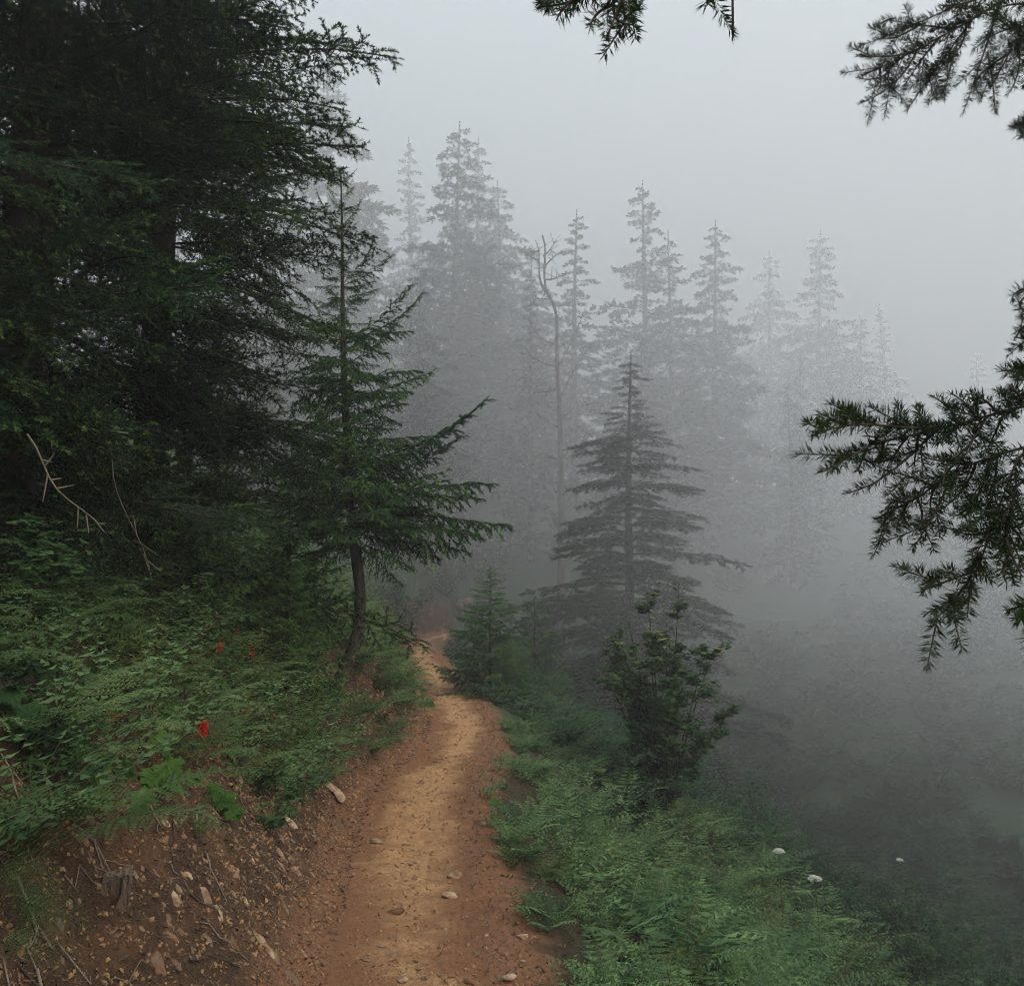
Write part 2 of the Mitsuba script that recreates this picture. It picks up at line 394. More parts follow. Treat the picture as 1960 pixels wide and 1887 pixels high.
def spray(rng, L=2.4, spacing=0.06, reach=0.42, ang=52, droop=0.16, rise=0.1, hang=0.15, ter=0.05, ter_len=0.16, bare=0.12, curl=0.0):
    """One flattened conifer branch along +x: a list of (polyline, radius) and the leafy twigs."""
    K = 8
    t = np.linspace(0, 1, K)
    axis = np.c_[L * t, 0.03 * L * np.sin(t * 5 + rng.uniform(0, 6)) * t, L * (rise * t - droop * t ** 2 + curl * t ** 4)]
    wood, twigs = [(axis, np.linspace(0.0065, 0.0018, K) * L)], []
    seg = lambda u: np.array([np.interp(u, t, axis[:, c]) for c in range(3)])
    tan = lambda u: unit(seg(min(u + 0.02, 1)) - seg(max(u - 0.02, 0)))
    n = int(L * (1 - bare) / spacing)
    for i in range(n):
        u = bare + (1 - bare) * (i + rng.uniform(-0.3, 0.3)) / n
        sgn = 1 if i % 2 else -1
        shape = min(1, (u - bare) * 5 + 0.35) * (1 - u) ** 0.8 + 0.1
        ln = L * reach * shape * rng.uniform(0.65, 1.15)
        d = tan(u)
        lat = unit(np.cross([0, 0, 1.0], d)) * sgn
        a = math.radians(ang + rng.uniform(-9, 9) - 18 * u)
        dv = math.cos(a) * d + math.sin(a) * lat + np.array([0, 0, rng.uniform(-0.38, 0.4)])
        sec = bezier_twig(seg(u), dv, ln, hang * rng.uniform(0.3, 1.4), 5, rng)
        wood.append((np.array([np.interp(np.linspace(0, 4, K), range(5), sec[:, c]) for c in range(3)]).T, np.linspace(0.0032, 0.0012, K) * (0.4 + ln)))
        twigs.append(sec)
        m = int(ln / ter) if ter else 0
        sd = unit(sec[-1] - sec[0])
        for j in range(m):
            w = (j + 0.6 + rng.uniform(-0.2, 0.2)) / (m + 0.4)
            l3 = ter_len * (1.15 - 0.75 * w) * rng.uniform(0.6, 1.2)
            p0 = np.array([np.interp(w * 4, range(5), sec[:, c]) for c in range(3)])
            l2 = unit(np.cross([0, 0, 1.0], sd)) * (1 if j % 2 else -1)
            b = math.radians(rng.uniform(38, 60))
            twigs.append(bezier_twig(p0, math.cos(b) * sd + math.sin(b) * l2 + [0, 0, rng.uniform(-0.45, 0.4)], l3, hang * 0.8, 5, rng))
    twigs.append(np.array([np.interp(np.linspace(0.72, 1, 5), t, axis[:, c]) for c in range(3)]).T)
    return wood, np.array(twigs)


def frame(start, tip, up=(0, 0, 1.0), size=None, roll=0.0):
    """A matrix that lays the x axis from start towards tip; x, y and z are scaled by size."""
    x = unit(np.asarray(tip, float) - start)
    y = unit(np.cross(up, x))
    z = np.cross(x, y)
    c, s = math.cos(roll), math.sin(roll)
    y, z = c * y + s * z, c * z - s * y
    m = np.eye(4)
    m[:3, 0], m[:3, 1], m[:3, 2], m[:3, 3] = x * size, y * size, z * size, start
    return T(m.tolist())


def placed(p, rz=0.0, size=1.0, lean=(0, 0)):
    m = np.eye(4)
    c, s = math.cos(rz), math.sin(rz)
    m[:3, :3] = np.array([[c, -s, 0], [s, c, 0], [0, 0, 1.0]]) * size
    m[0, 2], m[1, 2] = lean[0] * size, lean[1] * size
    m[:3, 3] = p
    return T(m.tolist())


def shape_group(key, parts):
    """parts: {name: (mesh, uv or None, bsdf)}"""
    scene['group_' + key] = {'type': 'shapegroup', **{n: mikit.ply(m, b, uv=uv, smooth=sm) for n, (m, uv, b, sm) in parts.items()}}


def copy_of(key, group, to_world):
    scene[key] = {'type': 'instance', 'shapegroup': {'type': 'ref', 'id': 'group_' + group}, 'to_world': to_world}


def wood_mesh(wood, sides=4):
    return tubes(np.array([w[0] for w in wood]), np.array([w[1] for w in wood]), sides)


def add(key, mesh, bsdf, uv=None, smooth=False):
    scene[key] = mikit.ply(mesh, bsdf, uv=uv, smooth=smooth)


# ------------------------------------------------------------------ foliage templates
def fir_branch_template(key, seed, L, spacing, reach, per_m, nl, nw, bsdf, fresh=0.0, ter=0.05, ter_len=0.14, droop=0.16, rise=0.12, hang=0.15, diamond=False, ang=52, curl=0.0, bare=0.12, angle=(35, 65), flat=0.45):
    rng = np.random.default_rng(seed)
    wood, tw = spray(rng, L=L, spacing=spacing, reach=reach, ter=ter, ter_len=ter_len, droop=droop, rise=rise, hang=hang, ang=ang, curl=curl, bare=bare)
    v, f, uv = needles(tw, per_m, nl, nw, rng, fresh=fresh, diamond=diamond, angle=angle, flat=flat)
    sub = wood_mesh(wood, 4)
    if ter:
        sub = join([sub, tubes(tw, np.linspace(0.0022, 0.001, tw.shape[1])[None].repeat(len(tw), 0), 3)])
    shape_group(key, {'wood': (sub, None, 'mat_twig', True), 'needles': ((v, f), uv, bsdf, False)})


for k in range(4):
    fir_branch_template(f'fir_branch_{k}', 10 + k, 2.4, 0.062, (0.42, 0.36, 0.46, 0.4)[k], 245, 0.031, 0.0095, 'mat_needle_dark', fresh=(0.14, 0.28, 0.08, 0.4)[k],
                        droop=(0.16, 0.24, 0.08, 0.2)[k], rise=(0.12, 0.1, 0.05, 0.2)[k], ter=0.058, ter_len=0.15)
for k in range(5):
    fir_branch_template(f'young_branch_{k}', 30 + k, 1.3, 0.046, (0.32, 0.37, 0.25, 0.36, 0.3)[k], 680, 0.021, 0.0088, 'mat_needle_young', fresh=(0.2, 0.3, 0.08, 0.65, 0.85)[k],
                        droop=(0.12, 0.2, 0.05, 0.15, 0.1)[k], rise=(0.1, 0.12, 0.1, 0.2, 0.15)[k], ter=0.062, ter_len=0.11, hang=0.5, ang=56, curl=(0.0, 0.05, 0.2, 0.1, 0.05)[k], angle=(45, 75), flat=0.2)


def polyline(points, n):
    p = np.asarray(points, float)
    t = np.r_[0, np.cumsum(np.linalg.norm(np.diff(p, axis=0), axis=1))]
    return CubicSpline(t / t[-1], p)(np.linspace(0, 1, n))


def trunk_mesh(points, r0, r1, n=24, sides=10, flare=0.5, seed=0):
    p = polyline(points, n)
    r = np.linspace(r0, r1, n) + r0 * flare * np.exp(-np.linspace(0, 1, n) * 14)
    v, f = tubes(p[None], r[None], sides)
    c = np.repeat(p, sides, 0)
    v = c + (v - c) * (1 + 0.35 * (mfbm(v * [9, 9, 4], 3, seed) - 0.5))[:, None]
    return v, f


# ------------------------------------------------------------------ the big dark firs on the left
def big_fir(label, base_xy, height, r0, seed, ztop, nbr, tips, lo=0.5, lmax=2.5, lean=(0, 0), front=0):
    rng = np.random.default_rng(seed)
    key = thing('fir_tree', label, 'tree', 'dark fir trees on the left slope')
    x, y = base_xy
    z = float(land(x, y))
    top = np.array([x + lean[0], y + lean[1], z + height])
    pts = [[x, y, z - 0.35], [x + 0.05, y, z + 0.3 * height], top]
    add(key + '__trunk', trunk_mesh(pts, r0, 0.03, 30, 12, seed=seed), 'mat_bark', smooth=True)
    trunk = polyline(pts, 60)
    n = 0

    def put(start, tip, k):
        nonlocal n
        if max(start[0] / max(start[1], 0.5), tip[0] / max(tip[1], 0.5)) < -0.78:
            return              # wholly outside the view
        ln = np.linalg.norm(tip - start)
        name = f'{key}__branch' + (f'_{n:03d}' if n else '')
        copy_of(name, f'fir_branch_{k}', frame(start, tip, size=ln / 2.4, roll=rng.uniform(-0.8, 0.8)))
        n += 1
    for u, v, d, dv in tips:
        tip = at(u, v, d)
        zs = tip[2] + dv
        i = np.argmin(np.abs(trunk[:, 2] - zs))
        put(trunk[i], tip, rng.integers(4))
    for q in range(nbr):
        h = lo + (ztop - lo) * (q + rng.random()) / nbr
        i = np.argmin(np.abs(trunk[:, 2] - (z + h)))
        a = q * 2.399 + rng.uniform(-0.5, 0.5)
        ln = lmax * (1 - 0.75 * h / height) * rng.uniform(0.7, 1.1)
        put(trunk[i], trunk[i] + ln * np.array([math.cos(a), math.sin(a), rng.uniform(-0.22, 0.12)]), rng.integers(4))
    for q in range(front):
        h = lo + (min(ztop, 6.0) - lo) * (q + rng.random()) / front
        i = np.argmin(np.abs(trunk[:, 2] - (z + h)))
        a = rng.uniform(-2.7, -0.1)
        put(trunk[i], trunk[i] + rng.uniform(0.9, 1.9) * np.array([math.cos(a), 0.8 * math.sin(a), rng.uniform(-0.45, 0.15)]), rng.integers(4))


big_fir('tall dark fir with wide layered branches at the left edge beside the trail', (-3.15, 5.3), 12.5, 0.17, 101, 6.8, 66,
        [(738, 42, 5.2, -0.35), (690, 95, 5.5, -0.1), (660, 150, 5.0, -0.1), (672, 225, 5.4, 0.0), (695, 290, 5.1, 0.15), (640, 330, 5.6, 0.2), (590, 392, 5.0, 0.35), (520, 20, 5.4, -0.2),
         (600, -20, 5.2, -0.3), (540, 330, 4.7, 0.2), (480, 250, 4.5, 0.1), (500, 120, 4.6, -0.1), (585, 180, 4.7, 0.0)], lmax=2.5, front=60)
big_fir('dark fir with lighter green branch ends standing behind the leaning young conifer', (-3.15, 7.3), 11, 0.15, 102, 6.6, 62,
        [(600, 430, 7.2, 0.05), (585, 480, 7.0, 0.1), (560, 545, 7.4, 0.15), (575, 605, 7.0, 0.15), (540, 690, 6.8, 0.2), (545, 770, 7.2, 0.2), (525, 800, 6.9, 0.25), (520, 850, 7.1, 0.3), (500, 905, 6.8, 0.3),
         (470, 700, 6.3, 0.2), (430, 800, 6.3, 0.25), (440, 600, 6.4, 0.15)], lo=0.2, lmax=2.3, front=80)
big_fir('black fir crown filling the left margin nearest the viewer', (-3.35, 3.7), 10, 0.16, 103, 5.2, 52,
        [(120, 560, 3.6, 0.1), (240, 500, 3.7, 0.1), (300, 330, 3.8, 0.1), (200, 800, 3.7, 0.3), (330, 640, 3.9, 0.2), (100, 300, 3.6, 0.0)], lo=0.3, lmax=1.9, front=30)
big_fir('fir uphill behind the dark firs with sky showing through its thin crown', (-6.3, 9.5), 13, 0.16, 104, 11, 64, [], lo=0.6, lmax=2.6)
big_fir('fir high on the left slope between two darker firs', (-5.3, 6.2), 12, 0.15, 105, 9, 50, [], lo=0.4, lmax=2.4)


# ------------------------------------------------------------------ the young conifers
def young_conifer(key, pts, r0, branches, seed, kinds=(0, 1, 2)):
    rng = np.random.default_rng(seed)
    add(key + '__trunk', trunk_mesh(pts, r0, 0.006, 40, 10, flare=0.25, seed=seed), 'mat_bark', smooth=True)
    for n, (start, tip, k) in enumerate(branches):
        name = f'{key}__branch' + (f'_{n:03d}' if n else '')
        ln = np.linalg.norm(np.asarray(tip) - start)
        copy_of(name, f'young_branch_{k}', frame(start, tip, size=max(ln / 1.3, 0.16), roll=rng.uniform(-0.4, 0.4)))


def main_young_tree():
    key = thing('young_conifer', 'slender young conifer with a curved bare trunk base and sparse top beside the trail', 'tree')
    D, rng = 8.5, np.random.default_rng(7)
    px = [(648, 1310), (668, 1262), (684, 1215), (690, 1165), (687, 1110), (680, 1050), (672, 980), (666, 880), (660, 760), (656, 600), (655, 480), (652, 328)]
    pts = np.array([at(u, v, D) for u, v in px])
    pts[0] = [pts[0][0] - 0.02, D, float(land(pts[0][0], D)) - 0.25]
    pts[1][2] = max(pts[1][2], pts[0][2] + 0.3)
    tr = polyline(pts, 300)
    br = []

    def on(v):
        z = at(655, v, D)[2]
        return tr[np.argmin(np.abs(tr[:, 2] - z))]
    rights = [(400, 672, 398), (432, 700, 394), (445, 705, 455), (470, 708, 468), (500, 690, 500), (542, 735, 474), (548, 756, 514), (575, 730, 560), (660, 808, 571), (662, 828, 602), (650, 792, 630), (700, 775, 640), (730, 812, 708), (770, 840, 734), (800, 778, 777), (760, 790, 745),
              (850, 840, 830), (895, 953, 828), (905, 905, 850), (930, 900, 880), (955, 954, 920), (965, 930, 950), (985, 983, 998), (1000, 932, 1028), (1010, 905, 1052), (1020, 850, 1068), (1035, 800, 1090), (1040, 774, 1118), (940, 860, 930), (870, 800, 880), (1010, 870, 1010), (990, 820, 985)]
    lefts = [(398, 625, 380), (432, 591, 377), (455, 588, 424), (500, 612, 494), (530, 615, 538), (570, 605, 588), (600, 578, 664), (650, 541, 662), (690, 570, 705), (725, 553, 779), (760, 549, 808), (800, 590, 830), (860, 594, 858), (925, 556, 852), (950, 487, 908), (930, 520, 890),
             (985, 474, 1002), (970, 500, 960), (1000, 530, 1030), (1010, 510, 985), (1030, 570, 1075), (1040, 600, 1100)]
    for v, u, w in rights + lefts:
        s = on(v)
        k = 2 if v < 560 or (u > 700 and w < v - 40) else int(rng.integers(2)) if rng.random() < 0.75 else 3
        br.append((s, at(u, w, D + rng.uniform(-0.45, 0.35) * min(1, (v - 380) / 250)), k))
    for q in range(120):
        v = 400 + 640 * (q / 120) ** 0.62 + rng.uniform(-8, 8)
        ln = np.interp(v, [340, 420, 500, 600, 800, 950, 1040], [0.1, 0.2, 0.3, 0.5, 0.72, 1.1, 0.8]) * rng.uniform(0.7, 1.15)
        a = q * 2.399
        br.append((on(v), on(v) + ln * np.array([0.8 * math.cos(a), math.sin(a), rng.uniform(-0.2, 0.25)]), int(rng.integers(2)) if rng.random() < 0.8 else 3))
    for q in range(16):        # the tiny shoots of the leader
        v = 345 + 8 * q
        a = q * 2.4
        br.append((on(v), on(v) + 0.075 * np.array([math.cos(a), math.sin(a), 0.45]), 2))
    young_conifer(key, pts, 0.074, br, 5)


def small_conifer(label, x, y, H, wide, seed, kinds, group=None, name='conifer_sapling', lean=0.0):
    rng = np.random.default_rng(seed)
    key = thing(name, label, 'tree', group)
    z = float(land(x, y))
    pts = [[x, y, z - 0.15], [x + 0.3 * lean, y, z + H * 0.4], [x + lean, y, z + H]]
    tr = polyline(pts, 80)
    br = []
    n = int(60 + 24 * H)
    for q in range(n):
        h = 0.1 + 0.88 * (q / n)
        i = min(79, int(h * 79))
        a = q * 2.399 + rng.uniform(-0.4, 0.4)
        ln = wide * (1 - h) ** 0.8 * rng.uniform(0.7, 1.15) + 0.06
        br.append((tr[i], tr[i] + ln * np.array([math.cos(a), math.sin(a), rng.uniform(-0.05, 0.3)]), int(rng.choice(kinds))))
    young_conifer(key, pts, 0.012 * H + 0.01, br, seed)


main_young_tree()
small_conifer('fresh green fir sapling under the left branches of the young conifer', -1.95, 7.5, 1.35, 0.7, 21, (3, 4, 4))
small_conifer('bright fir sapling with pale new tips in the gap below the dark firs', -2.75, 7.2, 2.3, 0.85, 22, (3, 4, 3))
small_conifer('light green sapling close behind the trunk of the young conifer', -2.35, 9.0, 2.1, 0.8, 23, (3, 4, 1))
small_conifer('small spruce on the outer edge of the trail before its bend', -0.4, 15.8, 2.4, 1.15, 24, (0, 1, 3))
small_conifer('second small spruce half hidden in mist below the bend', 0.5, 19.0, 2.6, 1.2, 25, (0, 1, 2))


# ------------------------------------------------------------------ conifers in the fog
def far_conifer_template(key, seed, H, wide, nbr, per_m=42, sparse_top=0.12, wob=0.25, nl=0.19, nw=0.055, droop=0.25, sp=None, ter=None, gaps=()):
    rng = np.random.default_rng(seed)
    trunk = np.array([[0, 0, -0.6], [0.1 * rng.normal(), 0.1 * rng.normal(), H * 0.5], [0, 0, H]])
    tm = trunk_mesh(trunk, 0.013 * H, 0.012, 16, 7, flare=0.3, seed=seed)
    tp = polyline(trunk, 60)
    pv, pf, wood = [], [], []
    n0 = 0
    base = [spray(np.random.default_rng(seed * 7 + k), L=1.0, spacing=0.085 if sp is None else sp, reach=0.4, ter=ter, ter_len=0.1, droop=droop, rise=0.12, hang=0.35, ang=55) for k in range(3)]
    for q in range(nbr):
        h = 0.1 + 0.885 * (q / nbr) ** 0.92
        c = (1 - h)
        ln = wide * (c ** 0.75 * 0.92 + 0.04) * rng.uniform(0.55, 1.15)
        if rng.random() < wob * 0.35:
            ln *= 0.5
        ln *= 1 - 0.62 * sum(math.exp(-((h - g_) / 0.035) ** 2) for g_ in gaps)
        a = q * 2.399 + rng.uniform(-0.6, 0.6)
        s = tp[int(h * 59)]
        tip = s + ln * np.array([math.cos(a), math.sin(a), 0.28 * (h - 0.45) + rng.uniform(-0.12, 0.1)])
        m = np.array(frame(s, tip, size=ln, roll=rng.uniform(-0.4, 0.4)).matrix)
        w, tw = base[rng.integers(3)]
        P = tw @ m[:3, :3].T + m[:3, 3]
        v, f, uv = needles(P, per_m, nl * min(1.3, 0.22 + 0.4 * ln), nw * min(1.0, 0.35 + 0.4 * ln), rng, diamond=True, angle=(15, 50), flat=0.5)
        pv.append(v)
        pf.append(f + n0)
        n0 += len(v)
        wood.append((np.array([w[0][0][i] for i in range(8)]) @ m[:3, :3].T + m[:3, 3], np.linspace(0.018, 0.004, 8) * ln))
    shape_group(key, {'trunk': (join([tm, wood_mesh(wood, 3)]), None, 'mat_bark', True), 'crown': ((np.vstack(pv), np.vstack(pf)), None, 'mat_needle_far', False)})


FAR = []
for k, (H, wide, nbr, dr_) in enumerate([(16, 3.6, 130, 0.3), (16, 3.0, 120, 0.2), (16, 4.2, 140, 0.35), (16, 2.6, 110, 0.25), (16, 3.4, 100, 0.3)]):
    far_conifer_template(f'far_conifer_{k}', 50 + k, H, wide, nbr, per_m=(40, 40, 26, 20, 20)[k], droop=dr_, gaps=((0.72,), (0.8, 0.55), (0.66, 0.86), (0.7,), (0.83, 0.68))[k], nl=0.4, nw=(0.095, 0.095, 0.1, 0.15, 0.15)[k])
far_conifer_template('mid_conifer', 60, 13, 3.7, 210, per_m=58, droop=0.34, nl=0.13, nw=0.05, wob=0.9, sp=0.06, ter=0.085, gaps=(0.9,))


def far_tree(label, u, v, y, kind, wide=1.0, rz=0.0, group='hazy conifers along the ridge'):
    top = at(u, v, y)
    z = float(land(top[0], y))
    H = max(top[2] - z, 3.0)
    key = thing('spruce_tree', label, 'tree', group)
    c, s = math.cos(rz), math.sin(rz)
    m = np.eye(4)
    m[:3, :3] = np.array([[c, -s, 0], [s, c, 0], [0, 0, 1]]) @ np.diag([H / 16 * wide * 1.3, H / 16 * wide * 1.3, H / 16])
    m[0, 2] = 0.05 * math.sin(rz * 7)
    m[:3, 3] = [top[0], y, z]
    copy_of(key, f'far_conifer_{kind}', T(m.tolist()))
    return top[0], y


spots = [far_tree(*a) for a in [
    ('tall spruce with a pointed crown, the highest of the misty group left of centre', 853, 232, 40, 0, 1.0, 0.3),
    ('faint spruce just right of the highest misty spruce', 908, 262, 52, 1, 1.0, 1.3),
    ('pale spruce with a blunt top fading out right of the left misty group', 962, 345, 50, 2, 1.0, 2.3),
    ('very faint spruce top left of the highest misty spruce', 800, 262, 62, 3, 1.0, 3.3),
    ('wide layered spruce in mist directly behind the top of the young conifer', 648, 100, 46, 0, 1.0, 0.6),
    ('slim misty spruce right behind the dead snag', 1096, 400, 42, 3, 1.15, 4.0),
    ('tallest misty spruce in the middle of the ridge with a gap below its top', 1242, 345, 44, 4, 1.15, 5.0),
    ('shorter misty spruce leaning against the tallest middle one', 1278, 440, 41, 1, 1.0, 0.9),
    ('dark misty spruce third from the left in the middle group', 1350, 420, 43, 0, 1.0, 1.9),
    ('faint rounded spruce between the middle group and the right spire', 1452, 480, 62, 2, 0.9, 2.9),
    ('pointed misty spruce spire on the right part of the ridge', 1552, 440, 56, 0, 1.0, 3.9),
    ('low misty spruce just right of the right spire', 1640, 600, 54, 2, 0.9, 4.9),
    ('thin pale spruce at the right end of the ridge', 1692, 580, 66, 3, 1.0, 5.9),
    ('barely visible spruce farthest right in the fog', 1855, 672, 80, 1, 1.0, 0.2),
    ('hidden grey spruce low behind the forked snag', 1010, 470, 47, 2, 1.1, 2.2)]]


def forest():
    rng = np.random.default_rng(77)
    have = [np.array(s) for s in spots]
    n = 0
    while n < 5200 and len(have) < 88:
        n += 1
        y = rng.uniform(30, 95)
        x = rng.uniform(-0.45, 0.75) * y
        s, i = locate(x, y)
        if abs(float(s)) < 1.6 or (float(s) > 0 and y < 36) or min(np.linalg.norm(h - (x, y)) for h in have) < 2.9:
            continue
        z = float(land(x, y))
        vmax = np.interp(x / y * FOCAL + 980, [0, 560, 800, 980, 1080, 1200, 1420, 1500, 1640, 1750, 1960], [300, 330, 430, 480, 560, 560, 610, 640, 680, 790, 850]) + rng.uniform(0, 90)
        H = min(at(980, vmax, y)[2] - z, rng.uniform(11, 20))
        if H < 4:
            continue
        have.append(np.array([x, y]))
        key = thing('conifer', 'dim conifer of the fogged forest below the ridge line', 'tree', 'dim conifers of the fogged forest')
        c, q = math.cos(n), math.sin(n)
        m = np.eye(4)
        w = rng.uniform(0.95, 1.35)
        m[:3, :3] = np.array([[c, -q, 0], [q, c, 0], [0, 0, 1]]) @ np.diag([H / 16 * w, H / 16 * w, H / 16])
        m[:3, 3] = [x, y, z]
        copy_of(key, f'far_conifer_{rng.integers(3, 5)}', T(m.tolist()))


forest()
key = thing('bushy_conifer', 'big dark bushy conifer looming in the fog right of the trail', 'tree')
top = at(1190, 672, 23.5)
zb = float(land(3.2, 23.5))
m = np.eye(4)
m[:3, :3] = np.diag([1.35, 1.35, (top[2] - zb) / 13])
m[:3, 3] = [3.35, 23.5, zb]
copy_of(key, 'mid_conifer', T(m.tolist()))


def snag():
    key = thing('dead_snag', 'bare dead tree with a forked crooked top standing in the fog', 'tree')
    D, rng = 29.0, np.random.default_rng(9)
    P = lambda u, v, dy=0.0: at(u, v, D + dy)
    b = P(1076, 1000)
    pts = [[b[0], D, float(land(b[0], D)) - 0.5], P(1074, 900), P(1070, 760), P(1066, 650), P(1060, 585), P(1046, 555), P(1043, 500), P(1038, 450)]
    add(key + '__trunk', trunk_mesh(pts, 0.16, 0.025, 50, 9, seed=3), 'mat_snag', smooth=True)
    add(key + '__fork', trunk_mesh([P(1046, 560), P(1032, 520), P(1031, 480), P(1025, 460)], 0.05, 0.012, 12, 6, seed=4), 'mat_snag', smooth=True)
    limbs = [((1070, 700), (1100, 640), (1120, 590)), ((1074, 760), (1110, 690), (1150, 640)), ((1066, 660), (1030, 640), (1008, 600)), ((1070, 700), (1030, 690), (1004, 660)), ((1046, 535), (1070, 530), (1085, 520)),
             ((1040, 490), (1055, 475), (1062, 462)), ((1032, 500), (1015, 490), (1002, 478)), ((1032, 480), (1018, 482), (1012, 475)), ((1043, 510), (1056, 495), (1068, 485)), ((1060, 585), (1085, 582), (1110, 570)),
             ((1056, 570), (1035, 572), (1015, 570)), ((1070, 740), (1040, 750), (1000, 720)), ((1074, 820), (1040, 800), (1005, 770)), ((1074, 800), (1105, 780), (1150, 770)), ((1074, 860), (1110, 850), (1140, 820)), ((1075, 880), (1040, 870), (1000, 850))]
    for n, l in enumerate(limbs):
        dy = rng.uniform(-1.5, 1.5)
        p = polyline([P(*l[0]), P(*l[1], dy * 0.6), P(*l[2], dy)], 9)
        w = [(p, np.linspace(0.036, 0.009, 9))]
        for q in range(9):
            u = rng.uniform(0.3, 0.95)
            s = p[int(u * 8)]
            t = s + rng.normal(size=3) * [0.28, 0.2, 0.2] + unit(p[-1] - p[0]) * 0.2
            w.append((polyline([s, (s + t) / 2 + rng.normal(size=3) * 0.03, t], 9), np.linspace(0.012, 0.006, 9)))
        add(f'{key}__branch' + (f'_{n:03d}' if n else ''), wood_mesh(w, 5), 'mat_snag', smooth=True)


snag()


# ------------------------------------------------------------------ ferns, herbs, shrubs
def frond_mesh(rng, L=0.75, pairs=17, width=0.2, fine=True, start=0.25, arch=(28, 105), shape='lance'):
    K = 16
    a = np.radians(np.linspace(arch[0], arch[1], K) + rng.uniform(-6, 6))
    st = L / (K - 1)
    sway = np.cumsum(rng.normal(0, 0.03)) * np.linspace(0, 1, K) ** 2 * L
    pts = np.c_[np.cumsum(np.r_[0, np.sin(a[:-1]) * st]), sway * np.ones(K), np.cumsum(np.r_[0, np.cos(a[:-1]) * st])]
    t = np.linspace(0, 1, K)
    seg = lambda u: np.array([np.interp(u, t, pts[:, c]) for c in range(3)])
    B, Tp, S, W, F = [], [], [], [], []
    for i in range(pairs):
        u = start + (1 - start) * (i + 0.3) / pairs
        q = (u - start) / (1 - start)
        l = width * ((1 - q) ** 0.85 * min(1, 0.55 + 2.2 * q) if shape == 'lance' else (1 - q) ** 0.95) + 0.01
        p, d = seg(u), unit(seg(min(1, u + 0.03)) - seg(u - 0.03))
        lat0 = unit(np.cross([0, 0, 1.0], d)) if abs(d[2]) < 0.98 else np.array([0, 1.0, 0])
        nrm = np.cross(d, lat0)
        for sg in (-1, 1):
            pd = unit(sg * lat0 + 0.38 * d + 0.14 * nrm * rng.uniform(-1, 1.2))
            tip = p + pd * l * rng.uniform(0.85, 1.08) - np.array([0, 0, 0.16 * l])
            if not fine:
                B.append(p), Tp.append(tip), S.append(d), W.append(0.012 + l * 0.17), F.append(nrm)
                continue
            m = max(4, int(l / 0.0165))
            pv = tip - p
            for j in range(m):
                w = (j + 0.4) / m
                pl = (0.15 * l * (1 - w) ** 0.55 + 0.004) * rng.uniform(0.8, 1.15)
                s0 = p + pv * w
                for sh in (-1, 1):
                    dd = unit(sh * unit(np.cross(nrm, pd)) + 0.55 * pd + nrm * rng.uniform(-0.25, 0.2))
                    B.append(s0), Tp.append(s0 + dd * pl), S.append(pd), W.append(min(pl * 0.55, l / m * 0.9) + 0.002), F.append(nrm)
            B.append(p + pv * 0.85), Tp.append(tip + pv * 0.06), S.append(unit(np.cross(nrm, pd))), W.append(0.005), F.append(nrm)
    v, f, uv = blades(np.array(B), np.array(Tp), np.array(S), np.array(W), fold=np.array(F))
    stem = tubes(pts[None], np.linspace(0.0035, 0.001, K)[None] * (L / 0.75), 3)
    return (v, f), stem


def fern_group(key, seed, n, L, pairs, width, fine, bsdf, arch, shape, broad=False):
    rng = np.random.default_rng(seed)
    parts, stems = {}, []
    for i in range(n):
        (v, f), (sv, sf) = frond_mesh(rng, L * rng.uniform(0.75, 1.1), pairs, width * rng.uniform(0.85, 1.1), fine and not broad, arch=(arch[0] * rng.uniform(0.5, 1.3), arch[1] * rng.uniform(0.85, 1.1)), shape=shape)
        a = i * 2 * np.pi / n + rng.uniform(-0.4, 0.4)
        R = np.array([[math.cos(a), -math.sin(a), 0], [math.sin(a), math.cos(a), 0], [0, 0, 1]])
        parts['frond' if i == 0 else f'frond_{i:03d}'] = ((v @ R.T, f), None, bsdf, False)
        stems.append((sv @ R.T, sf))
    if fine:
        parts['stalks'] = (join(stems), None, 'mat_stem', False)
        shape_group(key, parts)
    else:
        shape_group(key, {'fronds': (join([p[0] for p in parts.values()]), None, bsdf, False)})


for k in range(5):
    fern_group(f'fern_{k}', 200 + k, (6, 5, 7, 5, 6)[k], (0.82, 0.95, 0.7, 0.9, 0.78)[k], 11, (0.23, 0.27, 0.19, 0.25, 0.23)[k], True, 'mat_fern', (20, 100), 'lance' if k % 2 else 'tri', k in (1, 3))
for k in range(3):
    fern_group(f'far_fern_{k}', 210 + k, 8, 0.9, 15, 0.19, False, 'mat_fern_far', (20, 105), 'tri')
for k in range(3):
    fern_group(f'bank_fern_{k}', 220 + k, 6, (0.5, 0.6, 0.42)[k], 14, (0.14, 0.17, 0.12)[k], True, 'mat_fern_bank', (35, 125), 'lance')


